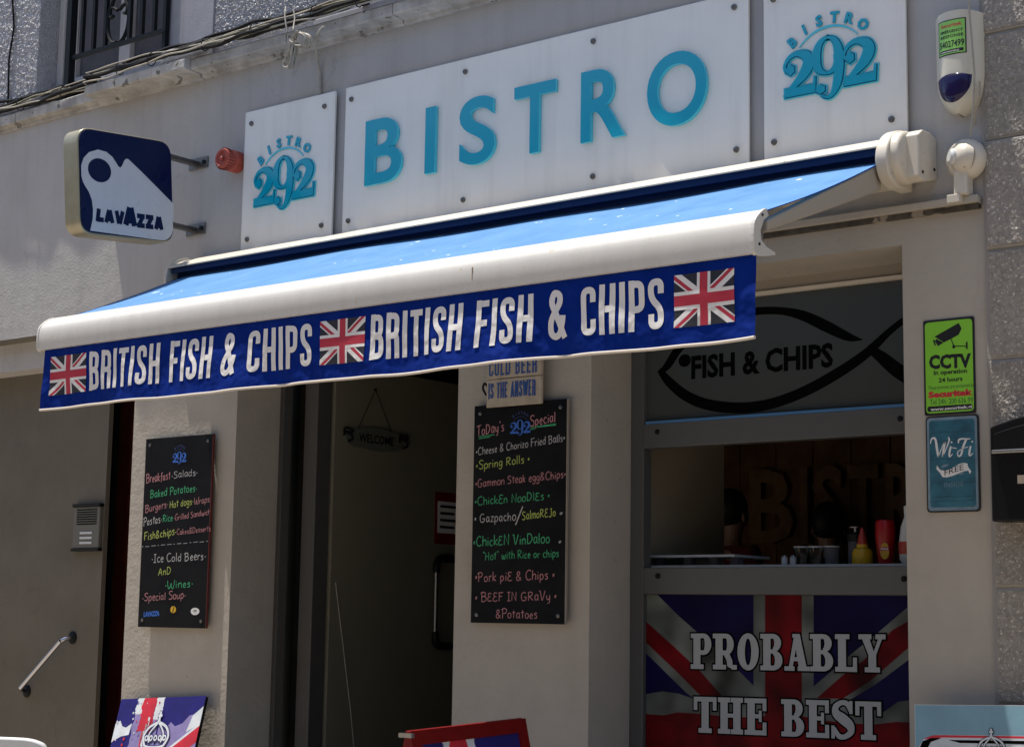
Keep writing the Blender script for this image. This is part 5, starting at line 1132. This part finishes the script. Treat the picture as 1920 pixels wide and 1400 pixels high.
MB().prism([(e[0]-.42, zt-.47), (e[0]+.03, zt-.47), (e[0]+.03, zt-.44), (e[0]-.42, zt-.44)], Fc_, -.02, .42).build('seat', M_wplas, ch, bevel=.008)
for a in (e[0]-.40, e[0]+.01):
    for dd in (.0, .40):
        p1 = Fc_(a, zt-.45, dd); p0 = Fc_(a, 0, dd+(.03 if dd > .1 else -.03)); MB().tube([(p0.x, p0.y, .381), tuple(p1)], [.016, .022], 10).build('leg', M_wplas, ch)

# ================================================================== THINGS ON THE COUNTER
CZ = 1.839
def bottle(name, x, y, prof, m_, label, cat, parts=()):
    t = thing(name, (x, y, CZ), label, cat); b = MB().lathe(prof, (x, y, CZ), n=24).build('body', m_, t, smooth=True)
    for nm, pf, mm in parts: MB().lathe(pf, (x, y, CZ), n=20).build(nm, mm, t, smooth=True)
    return t, b
def cx(px, y=.55, py=1055): return OY(y)(px, py)[0]
t, b = bottle('ketchup_bottle', cx(1661), .55, [(.022, .0), (.030, .01), (.036, .06), (.042, .12), (.040, .17), (.034, .182), (.01, .186)], M_ket, 'red ketchup squeeze bottle with yellow oval label at the right end of the counter', 'bottle')
mb = MB(); Xc = cx(1661); Fk3_ = frame((Xc+.046*.45, .55-.046*.89, 0), (.89, .45, 0), (0, 0, 1)); Fk3 = Fk3_; X0 = -.004
mb.poly([Fk3(a, b_) for a, b_ in ellipse(X0, CZ+.055, .018, .034, 20)], 0); mb.poly([Fk3(a, b_, .001) for a, b_ in rect(X0-.017, X0+.017, CZ+.056, CZ+.072)], 1); print_text(mb, Fk3, 'PRIMA', X0, CZ+.059, .010, .03, 'c', mi=2, base=.002, bold=.03); mb.build('label', [M_yel, M_redt, M_wht], b)
bottle('mustard_bottle', cx(1615), .56, [(.038, 0), (.043, .01), (.043, .05), (.036, .066), (.024, .072), (.024, .086)], M_yel, 'squat yellow mustard bottle with red conical top on the counter', 'bottle', [('nozzle', [(.022, .086), (.020, .098), (.006, .150), (.003, .155)], M_red)])
bottle('mayonnaise_bottle', cx(1706, .5), .5, [(.030, 0), (.040, .02), (.043, .08), (.034, .15), (.020, .19), (.020, .21)], M_wplas, 'white mayonnaise bottle half hidden by the right pillar', 'bottle', [('label', [(.0435, .04), (.0445, .06), (.0437, .09)], M_red), ('cap', [(.021, .21), (.021, .235)], M_wplas)])
bottle('pump_dispenser', cx(1590), .62, [(.032, 0), (.032, .09), (.030, .10), (.012, .106)], M_curt, 'clear jar with black pump lid standing behind the mustard bottle', 'dispenser', [('lid', [(.036, .100), (.038, .130), (.030, .140)], M_blackp), ('spout', [(.008, .14), (.008, .156), (.03, .158), (.03, .162)], M_steel)])
for i, px_ in enumerate((1503, 1530, 1560)):
    t, b = bottle('drinking_glass', cx(px_, .58), .58, [(.022, 0), (.028, .004), (.033, .075), (.034, .078)], M_pane if i != 2 else M_curt, ['clear tumbler at the left of the three glasses on the counter', 'clear tumbler in the middle of the three glasses on the counter', 'dull grey tumbler at the right of the three glasses on the counter'][i], 'glass', [('rim', [(.0335, .076), (.0345, .079), (.0335, .082)], M_wplas)])
for i, px_ in enumerate((1471, 1487)):
    bottle('shaker', cx(px_, .52), .52, [(.013, 0), (.014, .03), (.012, .034)], M_wplas, ['small white shaker, left of the pair on the counter', 'small white shaker, right of the pair on the counter'][i], 'shaker', [('cap', [(.013, .034), (.011, .042)], M_steel)])
ty = thing('serving_shelf', (-4.15, .55, CZ), 'low white shelf raised on dark blocks at the left end of the counter', 'shelf')
MB().box(-4.385, -3.93, .45, .75, 1.875, 1.886).build('top', M_wplas, ty, bevel=.002)
for x in (-4.35, -4.2, -4.07, -3.96): MB().box(x-.02, x+.02, .50, .54, CZ, 1.875).build('foot', M_curt, ty)

# ================================================================== TWO PEOPLE IN THE DARK ROOM
def person(x, y, zf_, h, face, shirt, label):
    t = thing('person', (x, y, zf_), label, 'person'); k = h/1.75
    def G(px, py, pz): c_, s_ = math.cos(face), math.sin(face); return (x+(px*c_-py*s_)*k, y+(px*s_+py*c_)*k, zf_+pz*k)
    def skin(name, nodes, edges, m_, root=0):
        me = bpy.data.meshes.new(name); me.from_pydata([G(*n_[:3]) for n_ in nodes], edges, []); o = bpy.data.objects.new(name, me); put(o, t); me.materials.append(m_)
        o.modifiers.new('skin', 'SKIN'); sv = me.skin_vertices[0].data
        for i, n_ in enumerate(nodes): sv[i].radius = (n_[3]*k, (n_[4] if len(n_) > 4 else n_[3])*k); sv[i].use_root = (i == root)
        s_ = o.modifiers.new('sub', 'SUBSURF'); s_.levels = 2; s_.render_levels = 2; return o
    N_ = [(0,0,.92,.13,.10), (0,0,1.10,.12,.09), (0,0,1.32,.15,.10), (0,0,1.42,.07,.07), (0,0,1.48,.052), (0,-.01,1.55,.070,.082), (0,-.015,1.63,.078,.098), (0,-.01,1.71,.055,.065)]
    E_2 = [(0,1), (1,2), (2,3), (3,4), (4,5), (5,6), (6,7)]
    for s in (-1, 1):
        b = len(N_); N_ += [(s*.17,0,1.39,.055), (s*.23,.01,1.15,.042), (s*.22,-.12,.96,.032), (s*.21,-.17,.92,.024,.034), (s*.21,-.21,.905,.018,.036)]; E_2 += [(2,b), (b,b+1), (b+1,b+2), (b+2,b+3), (b+3,b+4)]
        for fi, (dx, L_) in enumerate(((-.028,.065), (-.010,.078), (.010,.072), (.028,.055))):
            c = len(N_); N_ += [(s*.21+dx,-.235,.90,.0088), (s*.21+dx*1.1,-.235-L_*.5,.892,.0085), (s*.21+dx*1.1,-.235-L_*.85,.872,.0075)]; E_2 += [(b+4,c), (c,c+1), (c+1,c+2)]
        c = len(N_); N_ += [(s*.21-s*.045,-.19,.905,.010), (s*.21-s*.062,-.225,.895,.009)]; E_2 += [(b+3,c), (c,c+1)]
        b = len(N_); N_ += [(s*.09,0,.86,.085), (s*.10,-.01,.48,.055), (s*.10,.01,.10,.038), (s*.10,-.10,.035,.035,.03)]; E_2 += [(0,b), (b,b+1), (b+1,b+2), (b+2,b+3)]
    body = skin('body', N_, E_2, M_skin)
    skin('shirt', [(0,0,.90,.145,.115), (0,0,1.10,.135,.105), (0,0,1.32,.165,.115), (0,0,1.41,.08,.075), (-.17,0,1.39,.066), (-.23,.01,1.17,.056), (.17,0,1.39,.066), (.23,.01,1.17,.056)], [(0,1), (1,2), (2,3), (2,4), (4,5), (2,6), (6,7)], shirt)
    skin('trousers', [(0,0,.93,.14,.11), (-.09,0,.86,.095), (-.10,-.01,.48,.068), (-.10,.01,.10,.052), (.09,0,.86,.095), (.10,-.01,.48,.068), (.10,.01,.10,.052)], [(0,1), (1,2), (2,3), (0,4), (4,5), (5,6)], M_dark)
    c = G(0, .012, 1.655); MB().sphere(c, .107*k, 10, sc_=(.92, 1.08, 1.12)).build('hair', M_hair, t, smooth=True)
    c = G(0, -.115, 1.60); MB().sphere(c, .016*k, 6, sc_=(.8, 1.2, 1.5)).build('nose', M_skin, t, smooth=True)
    for s in (-1, 1):
        c = G(s*.033, -.098, 1.625); MB().sphere(c, .011*k, 6).build('eye', M_wht, t, smooth=True); c = G(s*.092, -.01, 1.60); MB().sphere(c, .026*k, 6, sc_=(.4, .7, 1.2)).build('ear', M_skin, t, smooth=True)
    mc = G(0, -.106, 1.56); MB().sphere(mc, .018*k, 6, sc_=(1.3, .4, .35)).build('mouth', M_redshirt, t)
p = OY(2.9)(1553, 960); person(p[0], 2.9, .6, p[1]+.04-.6, R(200), M_shirt, 'dark haired person in a black shirt behind the counter bottles')
p = OY(2.9)(1372, 935); person(p[0], 2.9, .6, p[1]+.04-.6, R(165), M_redshirt, 'dark haired person in dark red half hidden by the cream inner wall')
